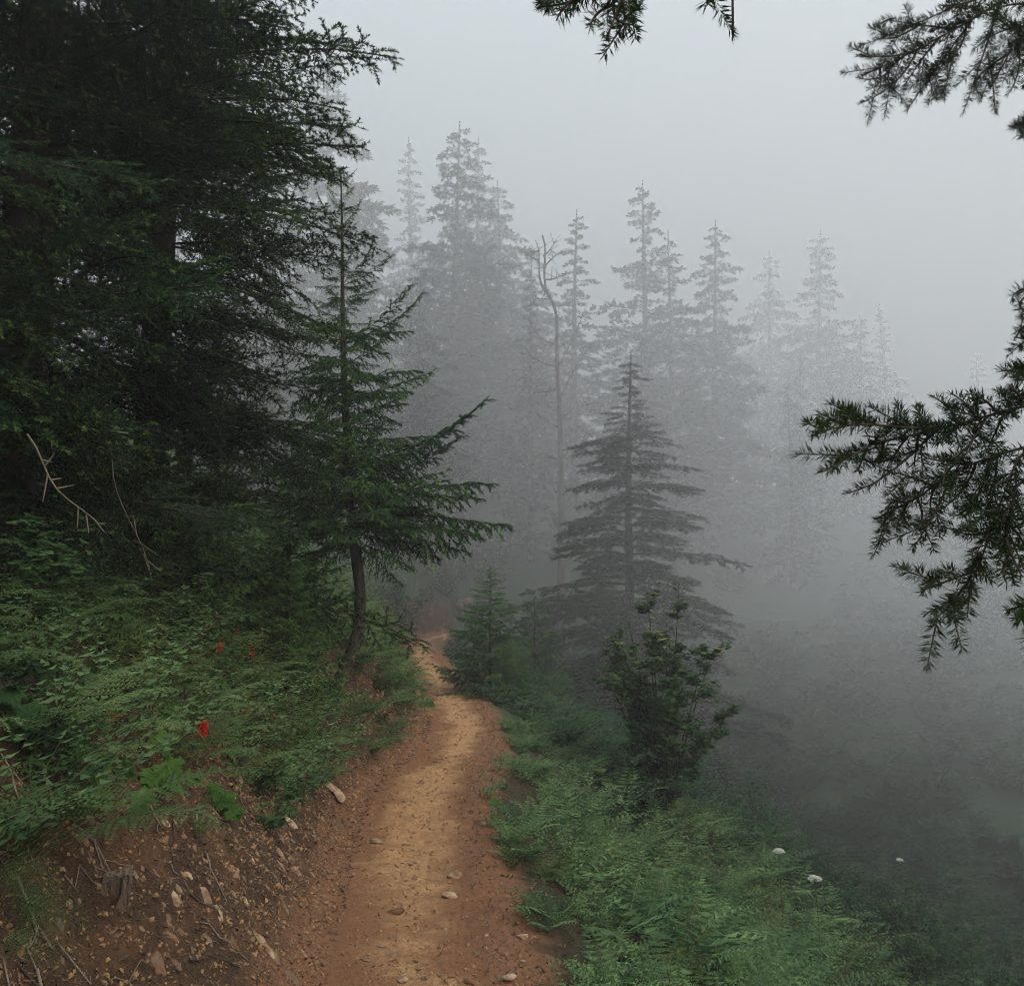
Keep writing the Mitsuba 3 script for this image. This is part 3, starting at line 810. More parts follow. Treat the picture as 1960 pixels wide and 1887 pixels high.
def herb_mesh(rng, stems, h, leaves, ll, lw, spread=0.5):
    B, Tp, S, W, F, wood = [], [], [], [], [], []
    for i in range(stems):
        a = rng.uniform(0, 2 * np.pi)
        p = bezier_twig(np.array([rng.normal() * 0.03, rng.normal() * 0.03, 0]), [spread * math.cos(a), spread * math.sin(a), 1], h * rng.uniform(0.6, 1.15), rng.uniform(0, 0.35), 6, rng, 0.1)
        wood.append((p, np.linspace(0.0028, 0.001, 6)))
        for j in range(leaves):
            u = 0.2 + 0.8 * (j + rng.random()) / leaves
            s = np.array([np.interp(u * 5, range(6), p[:, c]) for c in range(3)])
            b = j * 2.399 + rng.uniform(-0.5, 0.5)
            d = unit(np.array([math.cos(b), math.sin(b), rng.uniform(-0.45, 0.5)]))
            l = ll * rng.uniform(0.6, 1.2) * (1.1 - 0.5 * u)
            side = unit(np.cross(d, [0, 0, 1.0]))
            B.append(s), Tp.append(s + d * l), S.append(side), W.append(lw * l / ll), F.append(np.cross(side, d))
    return blades(np.array(B), np.array(Tp), np.array(S), np.array(W), fold=np.array(F)), wood_mesh(wood, 3)


for k, (st, h, nl_, ll, lw, sp) in enumerate([(9, 0.38, 11, 0.07, 0.034, 0.7), (12, 0.3, 9, 0.05, 0.026, 0.9), (7, 0.5, 14, 0.085, 0.03, 0.5), (11, 0.55, 16, 0.06, 0.03, 0.6)]):
    (v, f, uv), w = herb_mesh(np.random.default_rng(240 + k), st, h, nl_, ll, lw, sp)
    shape_group(f'herb_{k}', {'leaves': ((v, f), None, ('mat_herb', 'mat_herb', 'mat_herb_olive', 'mat_fern')[k], False), 'stalks': (w, None, 'mat_stem', False)})
rng = np.random.default_rng(250)
gb = rng.normal(size=(60, 3)) * [0.05, 0.05, 0]
gd = unit(rng.normal(size=(60, 3)) * [0.55, 0.55, 0] + [0, 0, 1.0])
v, f, uv = spikes(gb, gb + gd * rng.uniform(0.15, 0.38, 60)[:, None], unit(np.cross(gd, [0.3, 0.2, 1])), 0.007)
shape_group('grass', {'tuft': ((v, f), None, 'mat_herb_olive', False)})


def shrub_template(key, seed, H, wide, stems, nleaf, leaf, bsdf, fresh):
    rng = np.random.default_rng(seed)
    wood, ends = [], []
    for i in range(stems):
        a = rng.uniform(0, 2 * np.pi)
        r = wide * math.sqrt(rng.random())
        hh = H * rng.uniform(0.6, 1.0) * (1 - 0.35 * r / wide)
        p = polyline([[rng.normal() * 0.05, rng.normal() * 0.05, -0.1], [0.45 * r * math.cos(a), 0.45 * r * math.sin(a), hh * 0.5], [r * math.cos(a), r * math.sin(a), hh]], 8)
        wood.append((p, np.linspace(0.013, 0.004, 8) * H / 2.5))
        for j in range(9):
            u = rng.uniform(0.2, 1)
            s = np.array([np.interp(u * 7, range(8), p[:, c]) for c in range(3)])
            q = s + rng.normal(size=3) * [0.3, 0.3, 0.16] * wide * 0.55 + [0, 0, 0.1 * H * 0.3]
            tw = polyline([s, (s + q) / 2 + rng.normal(size=3) * 0.03, q], 8)
            wood.append((tw, np.linspace(0.005, 0.002, 8)))
            ends.append(tw)
        ends.append(p)
    ends = np.array(ends)
    i = rng.integers(len(ends), size=nleaf)
    u = 0.08 + 0.92 * rng.random(nleaf)
    j = np.clip((u * 7).astype(int), 0, 6)
    w = (u * 7 - j)[:, None]
    s = ends[i, j] * (1 - w) + ends[i, j + 1] * w + rng.normal(size=(nleaf, 3)) * 0.02
    a = rng.uniform(0, 2 * np.pi, nleaf)
    d = unit(np.c_[np.cos(a), np.sin(a), rng.uniform(-0.6, 0.3, nleaf)])
    side = unit(np.cross(d, [0, 0, 1.0]) + rng.normal(size=(nleaf, 3)) * 0.25)
    up = np.cross(side, d)
    l = leaf * rng.uniform(0.6, 1.25, nleaf)[:, None]
    fr = (rng.random(nleaf) < fresh) * np.clip((s[:, 2] / H - 0.45) * 3, 0, 1)
    parts = []
    for ang, sc in ((0, 1.0), (0.75, 0.8), (-0.75, 0.8)):
        dd = d * math.cos(ang) + side * math.sin(ang)
        ss = side * math.cos(ang) - d * math.sin(ang)
        v, f, uv = blades(s, s + dd * l * sc, ss, l[:, 0] * 0.42, fold=up, uvx=fr)
        parts.append((v, f, uv))
    vv, ff = join([(v, f) for v, f, _ in parts])
    shape_group(key, {'stems': (wood_mesh(wood, 4), None, 'mat_twig', True), 'leaves': ((vv, ff), np.vstack([p[2] for p in parts]), bsdf, False)})


shrub_template('shrub_0', 300, 2.6, 0.8, 22, 6600, 0.075, 'mat_maple', 0.16)
shrub_template('shrub_1', 301, 1.6, 0.9, 12, 1500, 0.08, 'mat_shrub', 0.0)
shrub_template('shrub_2', 302, 1.1, 0.8, 12, 1300, 0.07, 'mat_shrub', 0.0)


def slope_lean(x, y, k):
    e = 0.15
    return (-k * float(land(x + e, y) - land(x - e, y)) / (2 * e), -k * float(land(x, y + e) - land(x, y - e)) / (2 * e))


def scatter(rng, ylo, yhi, slo, shi, density):
    n = int((yhi - ylo) * (shi - slo) * density)
    y = rng.uniform(ylo, yhi, n)
    s = rng.uniform(slo, shi, n)
    x = np.where(y < 27.5, centre(np.clip(y, -8, 27.5)), -2.72) + s
    return ground(x, y)


def plant_right():
    rng = np.random.default_rng(400)
    p = np.vstack([scatter(rng, 2.2, 7.5, 0.62, 8.5, 9), scatter(rng, 7.5, 13, 0.62, 12, 6)])
    s, _ = locate(p[:, 0], p[:, 1])
    p = p[in_view(p) & (s > 0.6)]
    order = np.argsort(p[:, 1] + 0.5 * np.abs(p[:, 0]))
    for i, n in enumerate(order):
        size = rng.uniform(0.5, 1.0)
        edge = float(locate(p[n, 0], p[n, 1])[0])
        size *= np.clip(0.5 + 0.55 * (edge - 0.6), 0.5, 1)
        lean = slope_lean(p[n, 0], p[n, 1], 0.45)
        m = placed(p[n] - [0, 0, 0.04], rng.uniform(0, 6.28), size, lean)
        if i < 290:
            key = thing('fern', 'green fern among many covering the slope right of the trail', 'fern', 'ferns covering the slope right of the trail')
            copy_of(key, f'fern_{rng.integers(5)}', m)
        else:
            copy_of(f'fern_cover__{i:04d}', f'fern_{rng.integers(5)}', m)
    stuff('fern_cover', 'carpet of green ferns running down the slope into the fog', 'ferns')
    q = np.vstack([scatter(rng, 12.5, 27, 0.7, 16, 5.5), scatter(rng, 27, 45, 4, 34, 2.6), scatter(rng, 7, 13, 8.5, 16, 3)])
    s, _ = locate(q[:, 0], q[:, 1])
    q = q[in_view(q) & (s > 0.7)]
    for i in range(len(q)):
        size = rng.uniform(0.7, 1.3) * np.clip(0.55 + 0.3 * (float(locate(q[i, 0], q[i, 1])[0]) - 0.6), 0.5, 1)
        copy_of(f'fern_cover__{5000 + i:04d}', f'far_fern_{rng.integers(3)}', placed(q[i] - [0, 0, 0.05], rng.uniform(0, 6.28), size, slope_lean(q[i, 0], q[i, 1], 0.5)))
    h = np.vstack([scatter(rng, 2.2, 12, 0.6, 7, 8.0)])
    h = h[in_view(h)]
    for i in range(len(h)):
        copy_of(f'undergrowth__{i:04d}', f'herb_{rng.choice(4, p=[0.35, 0.2, 0.1, 0.35])}', placed(h[i], rng.uniform(0, 6.28), rng.uniform(0.6, 1.35) * np.clip(0.4 + 0.6 * (float(locate(h[i, 0], h[i, 1])[0]) - 0.55), 0.5, 1), slope_lean(h[i, 0], h[i, 1], 0.4)))
    stuff('undergrowth', 'low leafy plants and grass growing between the ferns and on the bank', 'undergrowth')
    return len(h)


n_herb = plant_right()


def plant_left(first):
    rng = np.random.default_rng(410)
    p = np.vstack([scatter(rng, 2.2, 8, -3.6, -0.7, 30), scatter(rng, 8, 16, -3.4, -0.6, 20), scatter(rng, 16, 30, -5, -0.6, 6)])
    s, _ = locate(p[:, 0], p[:, 1])
    lim = np.interp(p[:, 1], [2, 3, 3.6, 4.5, 7, 9, 30], [1.42, 1.32, 1.1, 0.98, 0.76, 0.66, 0.66]) + 0.25 * (mnoise(p * [1.4, 1.4, 0], 6) - 0.5)
    p = p[in_view(p) & (-s > lim)]
    n = 0
    for i in range(len(p)):
        s = -float(locate(p[i, 0], p[i, 1])[0])
        r = rng.random()
        m = placed(p[i] - [0, 0, 0.02], rng.uniform(0, 6.28), rng.uniform(0.6, 1.15), slope_lean(p[i, 0], p[i, 1], 0.55))
        if r < 0.4 and p[i, 1] < 20:
            if n < 260:
                copy_of(thing('bank_fern', 'lacy light green fern among many on top of the left bank', 'fern', 'ferns on the left bank'), f'bank_fern_{rng.integers(3)}', m)
            else:
                copy_of(f'undergrowth__{first + i:04d}', f'bank_fern_{rng.integers(3)}', m)
            n += 1
        elif r < 0.86:
            copy_of(f'undergrowth__{first + i:04d}', f'herb_{rng.choice(4, p=[0.3, 0.25, 0.25, 0.2])}', m)
        else:
            copy_of(f'undergrowth__{first + i:04d}', 'grass', m)


plant_left(n_herb)


def shrub(label, x, y, k, size, rz, group=None, sink=0.1):
    key = thing('shrub', label, 'shrub', group)
    copy_of(key, f'shrub_{k}', placed([x, y, float(land(x, y)) - sink], rz, size))


shrub('tall leafy shrub with yellowish young leaves on the slope right of the trail', 2.0, 11.4, 0, 1.28, 0.4, sink=-0.1)
shrub('dark rounded shrub at the foot of the tall leafy shrub', 1.35, 10.2, 1, 0.75, 1.4)
shrub('grey green shrub on the inner side of the bend of the trail', -3.6, 27.5, 2, 1.7, 2.1)
shrub('bushy shrub over the brown bank at the bend of the trail', -2.5, 31.8, 1, 1.2, 0.1)
shrub('pale hazy shrub right of the brown bank at the bend', -0.6, 33.5, 2, 1.8, 3.0)
shrub_template('shrub_3', 303, 0.9, 0.5, 12, 1100, 0.06, 'mat_herb', 0.0)
shrub('leafy green shrub on the left bank under the nearest fir', -2.35, 3.9, 3, 1.0, 0.3)
shrub('leafy green shrub on the left bank, right of the glowing broad leaves', -2.3, 5.1, 3, 0.85, 1.3)
shrub('leafy shrub against the dark firs behind the red flowers', -2.5, 6.5, 3, 1.0, 2.3)
shrub('low leafy shrub left of the curved trunk of the young conifer', -2.05, 7.4, 3, 0.75, 4.3)
rng = np.random.default_rng(420)
pts = np.vstack([scatter(rng, 11, 27, 3.4, 16, 0.9), scatter(rng, 27, 46, 6, 32, 0.22)])
pts = np.vstack([scatter(np.random.default_rng(421), 10, 15, 4.6, 10, 0.55), pts])
pts = pts[in_view(pts)]
for p in pts[:295]:
    if np.hypot(p[0] - 2.05, p[1] - 11.2) > 1.5:
        shrub('misty shrub scattered over the foggy slope below the ferns', p[0], p[1], int(rng.integers(1, 3)), rng.uniform(0.65, 1.35), rng.uniform(0, 6), 'misty shrubs on the foggy slope')
def hit(u, v):
    """Where the ground is met along the sight line of pixel (u, v)."""
    y = 1.0 * 1.012 ** np.arange(300)
    p = np.array([at(u, v, q) for q in y])
    i = int(np.argmax(p[:, 2] < land(p[:, 0], p[:, 1])))
    return p[i]


def normal_at(x, y, e=0.04):
    return unit(np.array([-(land(x + e, y) - land(x - e, y)) / (2 * e), -(land(x, y + e) - land(x, y - e)) / (2 * e), 1.0]))


# ------------------------------------------------------------------ stones, gravel, litter, roots
def stone_mesh(seed, sub, flat=(1, 0.75, 0.5)):
    m = trimesh.creation.icosphere(subdivisions=sub)
    rng = np.random.default_rng(seed)
    v = np.array(m.vertices)
    for _ in range(9):           # cut facets
        n = unit(rng.normal(size=3))
        c = rng.uniform(0.5, 0.85)
        h = v @ n - c
        v = v - np.maximum(h, 0)[:, None] * n * 0.95
    v = v * (1 + 0.25 * (mnoise(v * 2.2 + seed, seed) - 0.5))[:, None]
    return v * flat, np.array(m.faces)


STONES = [mikit.ply(stone_mesh(k, 1, (1, 0.5 + 0.05 * (k % 5), 0.35 + 0.05 * (k % 4))), 'mat_stone', smooth=28) for k in range(10)]
BIG = [mikit.ply(stone_mesh(40 + k, 2, (1, 0.6 + 0.06 * (k % 3), 0.4 + 0.06 * (k % 2))), 'mat_pale_stone' if k % 2 else 'mat_stone', smooth=25) for k in range(8)]


def stone_matrix(p, n, along, size, sink=0.25):
    x = unit(along - n * float(along @ n))
    y = np.cross(n, x)
    m = np.eye(4)
    m[:3, 0], m[:3, 1], m[:3, 2], m[:3, 3] = x * size, y * size, n * size, p - n * size * sink * 0.5
    return T(m.tolist())


def surface(x, y):
    return np.array([x, y, float(land(x, y, True))])


def surface_many(x, y, e=0.03):
    z = land(x, y, True)
    gx, gy = (land(x + e, y) - land(x - e, y)) / (2 * e), (land(x, y + e) - land(x, y - e)) / (2 * e)
    return np.c_[x, y, z], unit(np.c_[-gx, -gy, np.ones(len(x))])


bank_stones = [(244, 1528, 46), (559, 1583, 36), (445, 1808, 50), (393, 1727, 40), (448, 1674, 34), (338, 1749, 32), (520, 1541, 24), (569, 1668, 30), (458, 1489, 34), (318, 1569, 26), (543, 1733, 34),
               (416, 1762, 34), (458, 1785, 24), (517, 1834, 40), (309, 1876, 26), (635, 1735, 32), (604, 1700, 22), (480, 1640, 22), (260, 1700, 16), (362, 1680, 20), (500, 1600, 20), (420, 1620, 18), (585, 1600, 18), (472, 1740, 24), (330, 1820, 28)]
for n, (u, v, w) in enumerate(bank_stones):
    rng = np.random.default_rng(500 + n)
    h = hit(u, v)
    p, nn = surface(h[0], h[1]), normal_at(h[0], h[1])
    key = numbered('bank__stone')
    scene[key] = {**BIG[n % 8], 'to_world': stone_matrix(p, nn, np.array([0.55, -0.2, -0.8]) + rng.normal(size=3) * 0.25, 0.66 * w * h[1] / FOCAL, 0.45)}
rng = np.random.default_rng(510)
for n in range(265):
    y = 2.3 * math.exp(1.25 * rng.random())
    s = -0.5 - 0.85 * rng.random() ** 1.2
    x = float(centre(y)) + s
    p, nn = surface(x, y), normal_at(x, y)
    key = numbered('bank__stone')
    size = rng.uniform(0.009, 0.029) * (1 + 0.6 * (rng.random() < 0.15)) * (1 + 0.1 * y)
    scene[key] = {**STONES[n % 10], 'to_world': stone_matrix(p, nn, np.array([0.55, -0.2, -0.8]) + rng.normal(size=3) * 0.35, size, 0.3)}

def rubble():
    rng = np.random.default_rng(520)
    base = [stone_mesh(60 + k, 0, (1, 0.65, 0.45)) for k in range(6)]
    vs, fs = [], []
    y = 2.2 * np.exp(1.6 * rng.random(1900))
    s = -0.45 - 0.95 * rng.random(1900)
    p, nn = surface_many(centre(y) + s, y)
    for i in range(1900):
        m = np.array(stone_matrix(p[i], nn[i], np.array([0.55, -0.2, -0.8]) + rng.normal(size=3) * 0.4, (0.004 + 0.013 * rng.random() ** 2) * (1 + 0.1 * y[i]), 0.3).matrix)
        v, f = base[i % 6]
        vs.append(v @ m[:3, :3].T + m[:3, 3])
        fs.append(f)
    add('bank__rubble', join(list(zip(vs, fs))), 'mat_stone')
    labels['bank__rubble'] = {'label': 'small rubble crumbling out of the cut bank', 'kind': 'stuff'}


rubble()
loose = [(719, 1612, 30, 'dark wedge-shaped stone on the left half of the trail, alone below the paler tread', 0), (858, 1713, 32, 'flat-topped brown stone right of the middle of the trail, largest on the tread', 1),
         (759, 1740, 36, 'long low stone with a shadowed front left of the middle of the trail', 0), (873, 1675, 34, 'pale flat slab bedded in the trail above the flat-topped brown stone', 1), (1001, 1795, 26, 'pale stone at the right edge of the trail under the ferns', 1),
         (751, 1828, 22, 'small dark pointed stone near the bottom of the trail', 0), (971, 1873, 34, 'flat grey stone at the bottom right of the trail', 1), (899, 1879, 26, 'squat stone at the bottom edge of the trail, right of the middle', 0),
         (772, 1879, 22, 'flat stone at the bottom edge of the trail, left of the middle', 1), (920, 1576, 26, 'pinkish stone on the right rim of the trail', 0), (637, 1525, 48, 'large pale triangular stone leaning on the foot of the left bank', 1),
         (757, 1226, 16, 'round pale boulder at the left edge of the trail far ahead', 1), (732, 1262, 13, 'pale stone below the round boulder far ahead on the left edge', 1), (806, 1494, 13, 'small stone in the middle of the pale tread, farthest of the loose stones', 0)]
for n, (u, v, w, label, k) in enumerate(loose):
    rng = np.random.default_rng(530 + n)
    h = hit(u, v)
    p, nn = surface(h[0], h[1]), normal_at(h[0], h[1])
    key = thing('stone', label, 'stone')
    a = rng.uniform(-0.5, 0.5)
    size = 0.56 * w * h[1] / FOCAL
    up = unit(nn + rng.normal(size=3) * 0.15)
    along = np.array([math.cos(a), math.sin(a), 0])
    if w == 48:
        along = np.array([0.5, -0.1, -0.8])
    scene[key] = {**BIG[(2 * n + k) % 8], 'to_world': stone_matrix(p, up, along, size, -0.25)}
rng = np.random.default_rng(540)
for n in range(150):
    y = 2.4 * math.exp(1.5 * rng.random())
    x = float(centre(y)) + rng.normal() * 0.33
    p, nn = surface(x, y), normal_at(x, y)
    key = thing('pebble', 'small brown pebble among many lying loose on the trail', 'pebble', 'small loose pebbles on the trail')
    scene[key] = {**STONES[n % 10], 'to_world': stone_matrix(p, nn, rng.normal(size=3) * [1, 0.5, 0], rng.uniform(0.006, 0.017) * (1 + 0.12 * y), 0.0)}


def grit_and_litter():
    rng = np.random.default_rng(550)
    # gravel: tiny broken stones pressed into the tread and the bank
    n = 11000
    y = 2.2 * np.exp(2.0 * rng.random(n))
    on = rng.random(n) < 0.3
    s = np.where(on, rng.normal(size=n) * 0.36, -0.45 - 0.9 * rng.random(n))
    p, nn = surface_many(centre(y) + s, y)
    size = (rng.uniform(0.2, 1, n) ** 2 * 0.0085 + 0.0022) * (0.8 + 0.12 * y)
    octa = np.array([[1, 0, 0], [-1, 0, 0], [0, 1, 0], [0, -1, 0], [0, 0, 1], [0, 0, -1.0]])
    of = np.array([[0, 2, 4], [2, 1, 4], [1, 3, 4], [3, 0, 4], [2, 0, 5], [1, 2, 5], [3, 1, 5], [0, 3, 5]])
    v = octa[None] * (size[:, None] * rng.uniform(0.5, 1.4, (n, 3)) * [1.2, 0.9, 0.7])[:, None]
    q = unit(rng.normal(size=(n, 4)))
    a, b, c, d = q.T
    R = np.stack([np.stack([1 - 2 * (c * c + d * d), 2 * (b * c - a * d), 2 * (b * d + a * c)], -1), np.stack([2 * (b * c + a * d), 1 - 2 * (b * b + d * d), 2 * (c * d - a * b)], -1),
                  np.stack([2 * (b * d - a * c), 2 * (c * d + a * b), 1 - 2 * (b * b + c * c)], -1)], 1)
    v = np.einsum('nij,nkj->nki', R, v) + p[:, None] + nn[:, None] * size[:, None, None] * 0.2
    add('gravel', (v.reshape(-1, 3), (of[None] + 6 * np.arange(n)[:, None, None]).reshape(-1, 3)), 'mat_crumb')
    stuff('gravel', 'fine gravel and crumbs of earth on the trail and its cut bank', 'gravel')
    # litter: shreds of bark, needles, dry leaves
    n = 26000
    y = 2.2 * np.exp(2.1 * rng.random(n))
    where = rng.random(n)
    s = np.where(where < 0.88, -0.4 - 1.0 * rng.random(n), np.where(where < 0.992, 0.33 + 0.32 * rng.random(n), rng.normal(size=n) * 0.4))
    p, nn = surface_many(centre(y) + s, y)
    d = unit(rng.normal(size=(n, 3)) * 0.75 + np.where(s[:, None] < -0.45, [0.35, -0.15, -0.6], 0) + nn * 0.15)
    d = unit(d - nn * (d * nn).sum(1, keepdims=True) * 0.85 + nn * rng.uniform(0, 0.4, (n, 1)))
    L = (rng.uniform(0.25, 1, n) ** 2 * 0.034 + 0.006) * (0.8 + 0.1 * y)
    v, f, uv = blades(p - nn * 0.002, p + d * L[:, None] + nn * 0.003, unit(np.cross(d, nn + rng.normal(size=(n, 3)) * 0.5)), L * rng.uniform(0.12, 0.4, n), fold=nn)
    add('leaf_litter', (v, f), 'mat_litter')
    stuff('leaf_litter', 'shreds of bark, dry needles and dead leaves on the cut bank and trail edges', 'leaf litter')
    # fine roots hanging down the bank
    for k in range(46):
        y = 2.3 * math.exp(1.3 * rng.random())
        s0, ln = -0.75 - 0.5 * rng.random(), rng.uniform(0.12, 0.42)
        t = np.linspace(0, 1, 7)
        xs = float(centre(y)) + s0 + 0.5 * ln * t + rng.normal(size=7) * 0.012
        yy = y + rng.normal() * 0.12 * t + rng.normal(size=7) * 0.012
        P = np.c_[xs, yy, land(xs, yy, True) + 0.006 + 0.014 * rng.random(7)]
        add(numbered('bank__root'), tubes(P[None], np.linspace(0.0045, 0.0015, 7)[None] * rng.uniform(0.5, 1.3), 5), 'mat_dead' if k % 2 else 'mat_twig', smooth=True)


grit_and_litter()


# ------------------------------------------------------------------ the sawn log end, dead twigs
def log_end():
    from shapely.geometry import Polygon
    key = thing('log_end', 'weathered grey broken log end with a rotten notch sticking out of the left bank', 'log')
    h = hit(225, 1735)
    D = h[1] - 0.035
    sc = D / FOCAL * 0.325
    rim = Polygon([(-75, 120), (75, 150), (70, 60), (62, -40), (10, -130), (-60, -165), (-80, -60)]).buffer(4)
    hole = Polygon([(-40, 135), (34, 150), (22, 40), (-10, -30), (-52, -58), (-56, 30)])
    o = at(222, 1730, D)
    R = np.array([[0.93, 0.36, 0], [-0.3, 0.78, 0.55], [0.2, -0.51, 0.84]]).T        # local x right, y into the bank, z up
    R = np.stack([unit(np.array([0.93, 0.36, -0.05])), unit(np.array([-0.36, 0.93, 0.1])), np.array([0, 0, 1.0])], 1)
    for name, shape, y0, depth in (('rim', rim.difference(hole), 0.0, 0.03), ('core', rim.buffer(-3), 0.032, 0.06)):
        m = trimesh.creation.extrude_polygon(shape, depth / sc, engine='earcut')
        m = trimesh.Trimesh(*trimesh.remesh.subdivide_to_size(m.vertices, m.faces, 16))
        v = np.array(m.vertices)
        v = np.c_[v[:, 0], v[:, 2] + y0 / sc, v[:, 1]]
        v[:, 1] += 16 * (mfbm(np.c_[v[:, 0] / 9, v[:, 1] / 60, v[:, 2] / 70], 3, 3) - 0.5) * (v[:, 1] < (y0 + 0.5 * depth) / sc)
        v[:, 0] += 9 * (mfbm(v / 18, 2, 4) - 0.5)
        v[:, 2] += 22 * (mfbm(np.c_[v[:, 0] / 6, v[:, 1] / 30, 0 * v[:, 0]], 2, 5) - 0.5) * np.clip(v[:, 2] / 60, 0, 1)
        add(f'{key}__{name}', (v * sc @ R.T + o, np.array(m.faces)[:, ::-1]), 'mat_log')


log_end()


def twig_thing(label, lines, r, off=0.1, name='dead_twig', D=None):
    key = thing(name, label, 'twig')
    w = []
    for line_ in lines:
        P = []
        for u, v in line_:
            d = D if D else max(hit(u, v)[1] - off, 1.2)
            P.append(at(u, v, d))
        P = np.array(P)
        if not D:
            P = np.c_[P[:, 0] * 1.0, P[:, 1:]]
        w.append((polyline(P, 9), np.linspace(r * 0.62, r * 0.28, 9)))
    add(key, wood_mesh(w, 5), 'mat_dead', smooth=True)


c5 = lambda pts: [(x * 0.325, 1421 + y * 0.325) for x, y in pts]
for label, pts, r in [('long pale dead twig leaning down the dark hollow at the lower left', [(5, 60), (70, 180), (115, 400), (145, 560), (205, 715)], 0.0042),
                      ('pale dead twig crossing the long one in the dark hollow', [(72, 200), (115, 330), (190, 440), (262, 550)], 0.0035), ('thin dead twig with a kink right of the dark hollow', [(80, 170), (190, 310), (260, 410), (315, 515)], 0.0032),
                      ('straight upright dead twig in the dark hollow', [(380, 105), (355, 260), (325, 470)], 0.003), ('short bent dead twig beside the straight upright one', [(250, 160), (300, 290), (320, 335), (380, 498)], 0.0028),
                      ('dead twig lying nearly level above the large fern at the lower left', [(160, 535), (240, 560), (325, 592)], 0.003), ('two-piece dead twig poking out above the log end', [(520, 640), (555, 720), (582, 770)], 0.003),
                      ('dead stick resting on top of the log end', [(560, 730), (660, 770), (752, 800)], 0.0045), ('thin dead twig hanging from the edge of the bank', [(540, 325), (530, 400), (525, 475)], 0.0025)]:
    twig_thing(label, [c5(pts)], r, 0.12)
twig_thing('pale bare dead branch hanging in front of the dark firs', [[(52, 830), (80, 880), (108, 935), (150, 970), (200, 1018)], [(80, 880), (100, 884)], [(92, 905), (82, 960)], [(108, 935), (142, 928)], [(86, 892), (104, 868)], [(100, 918), (118, 915)], [(150, 970), (148, 1010)], [(165, 985), (170, 1020)]],
           0.0065, D=3.2)
twig_thing('tangle of thin dead twigs hanging right of the pale dead branch', [[(215, 880), (245, 990), (270, 1040), (290, 1110)], [(270, 1040), (300, 1060)], [(275, 1060), (285, 1090)], [(262, 1025), (255, 985)], [(280, 1070), (310, 1095)]], 0.004, D=4.2)


# ------------------------------------------------------------------ leafy plants, fern fronds and flowers on the bank
def lobed_leaf(seed, lobes=5, n=44):
    rng = np.random.default_rng(seed)
    th = np.linspace(-2.75, 2.75, n)
    r = 0.36 + 0.2 * np.cos(lobes * th * 0.52) ** 2 + 0.16 * np.cos(th / 2) ** 2
    r = r * (1 + 0.07 * np.where(np.arange(n) % 2, 1, -1)) * rng.uniform(0.94, 1.05, n)
    x, y = 0.38 + r * np.cos(th), r * np.sin(th)
    o = np.c_[np.r_[0.02, x, 0.02], np.r_[0.0, y, 0.0]]
    mid = np.c_[0.38 + (o[:, 0] - 0.38) * 0.5, o[:, 1] * 0.5]
    v = np.vstack([[[0.38, 0]], mid, o])
    rr = np.hypot(v[:, 0] - 0.38, v[:, 1])
    z = 0.22 * np.abs(v[:, 1]) - 0.34 * rr ** 2 + 0.05 * np.sin(7 * np.arctan2(v[:, 1], v[:, 0] - 0.38)) * rr + 0.06 * rng.normal(size=len(v)) * rr
    k = n + 1
    f = [[0, 1 + i, 2 + i] for i in range(k)] + [[1 + i, 1 + k + 1 + i, 2 + i] for i in range(k)] + [[2 + i, 1 + k + 1 + i, 2 + k + 1 + i] for i in range(k)]
    return np.c_[v, z], np.array(f)


LEAVES = [mikit.ply(lobed_leaf(k), 'mat_leaf_bright', smooth=True) for k in range(4)]
LEAVES_DARK = [mikit.ply(lobed_leaf(10 + k), 'mat_herb', smooth=True) for k in range(3)]


def leafy_plant(label, pts, off, seed, bright=True, per=1.0, name='broad_leaf_plant'):
    """pts: (u, v, leaf size in pixels) of its leaves, one after the other along the stem."""
    rng = np.random.default_rng(seed)
    key = thing(name, label, 'plant')
    P = []
    for u, v, w in pts:
        d = max(hit(u, v)[1] - off, 1.5)
        P.append(at(u, v, d))
    root = hit(pts[0][0] - 20, pts[0][1] - 10)
    stem = polyline([root] + P if len(P) > 1 else [root, (root + P[0]) / 2 + [0, 0, 0.02], P[0]], 16)
    add(key + '__stem', tubes(stem[None], np.linspace(0.004, 0.002, 16)[None], 5), 'mat_stem', smooth=True)
    n = 0
    for (u, v, w), p in zip(pts, P):
        size = 0.85 * w * p[1] / FOCAL
        for q in range(max(1, int(per))):
            a = rng.uniform(-1.1, 0.4) if q == 0 else rng.uniform(-2.6, 1.6)
            x = unit(np.array([math.cos(a), rng.uniform(-0.7, 0.1), math.sin(a) * 0.8 - 0.55]))
            up = unit(np.array([rng.normal() * 0.3 + 0.25, -0.55, 0.85 + rng.normal() * 0.2]))
            s = p + (rng.normal(size=3) * size * 0.25 if q else 0)
            scene[f'{key}__leaf' + (f'_{n:03d}' if n else '')] = {**(LEAVES if bright else LEAVES_DARK)[rng.integers(3)], 'to_world': frame(s - x * size * 0.4, s + x, up, size * (rng.uniform(0.5, 0.85) if q else rng.uniform(0.75, 1.05)), rng.uniform(-0.5, 0.5))}
            n += 1


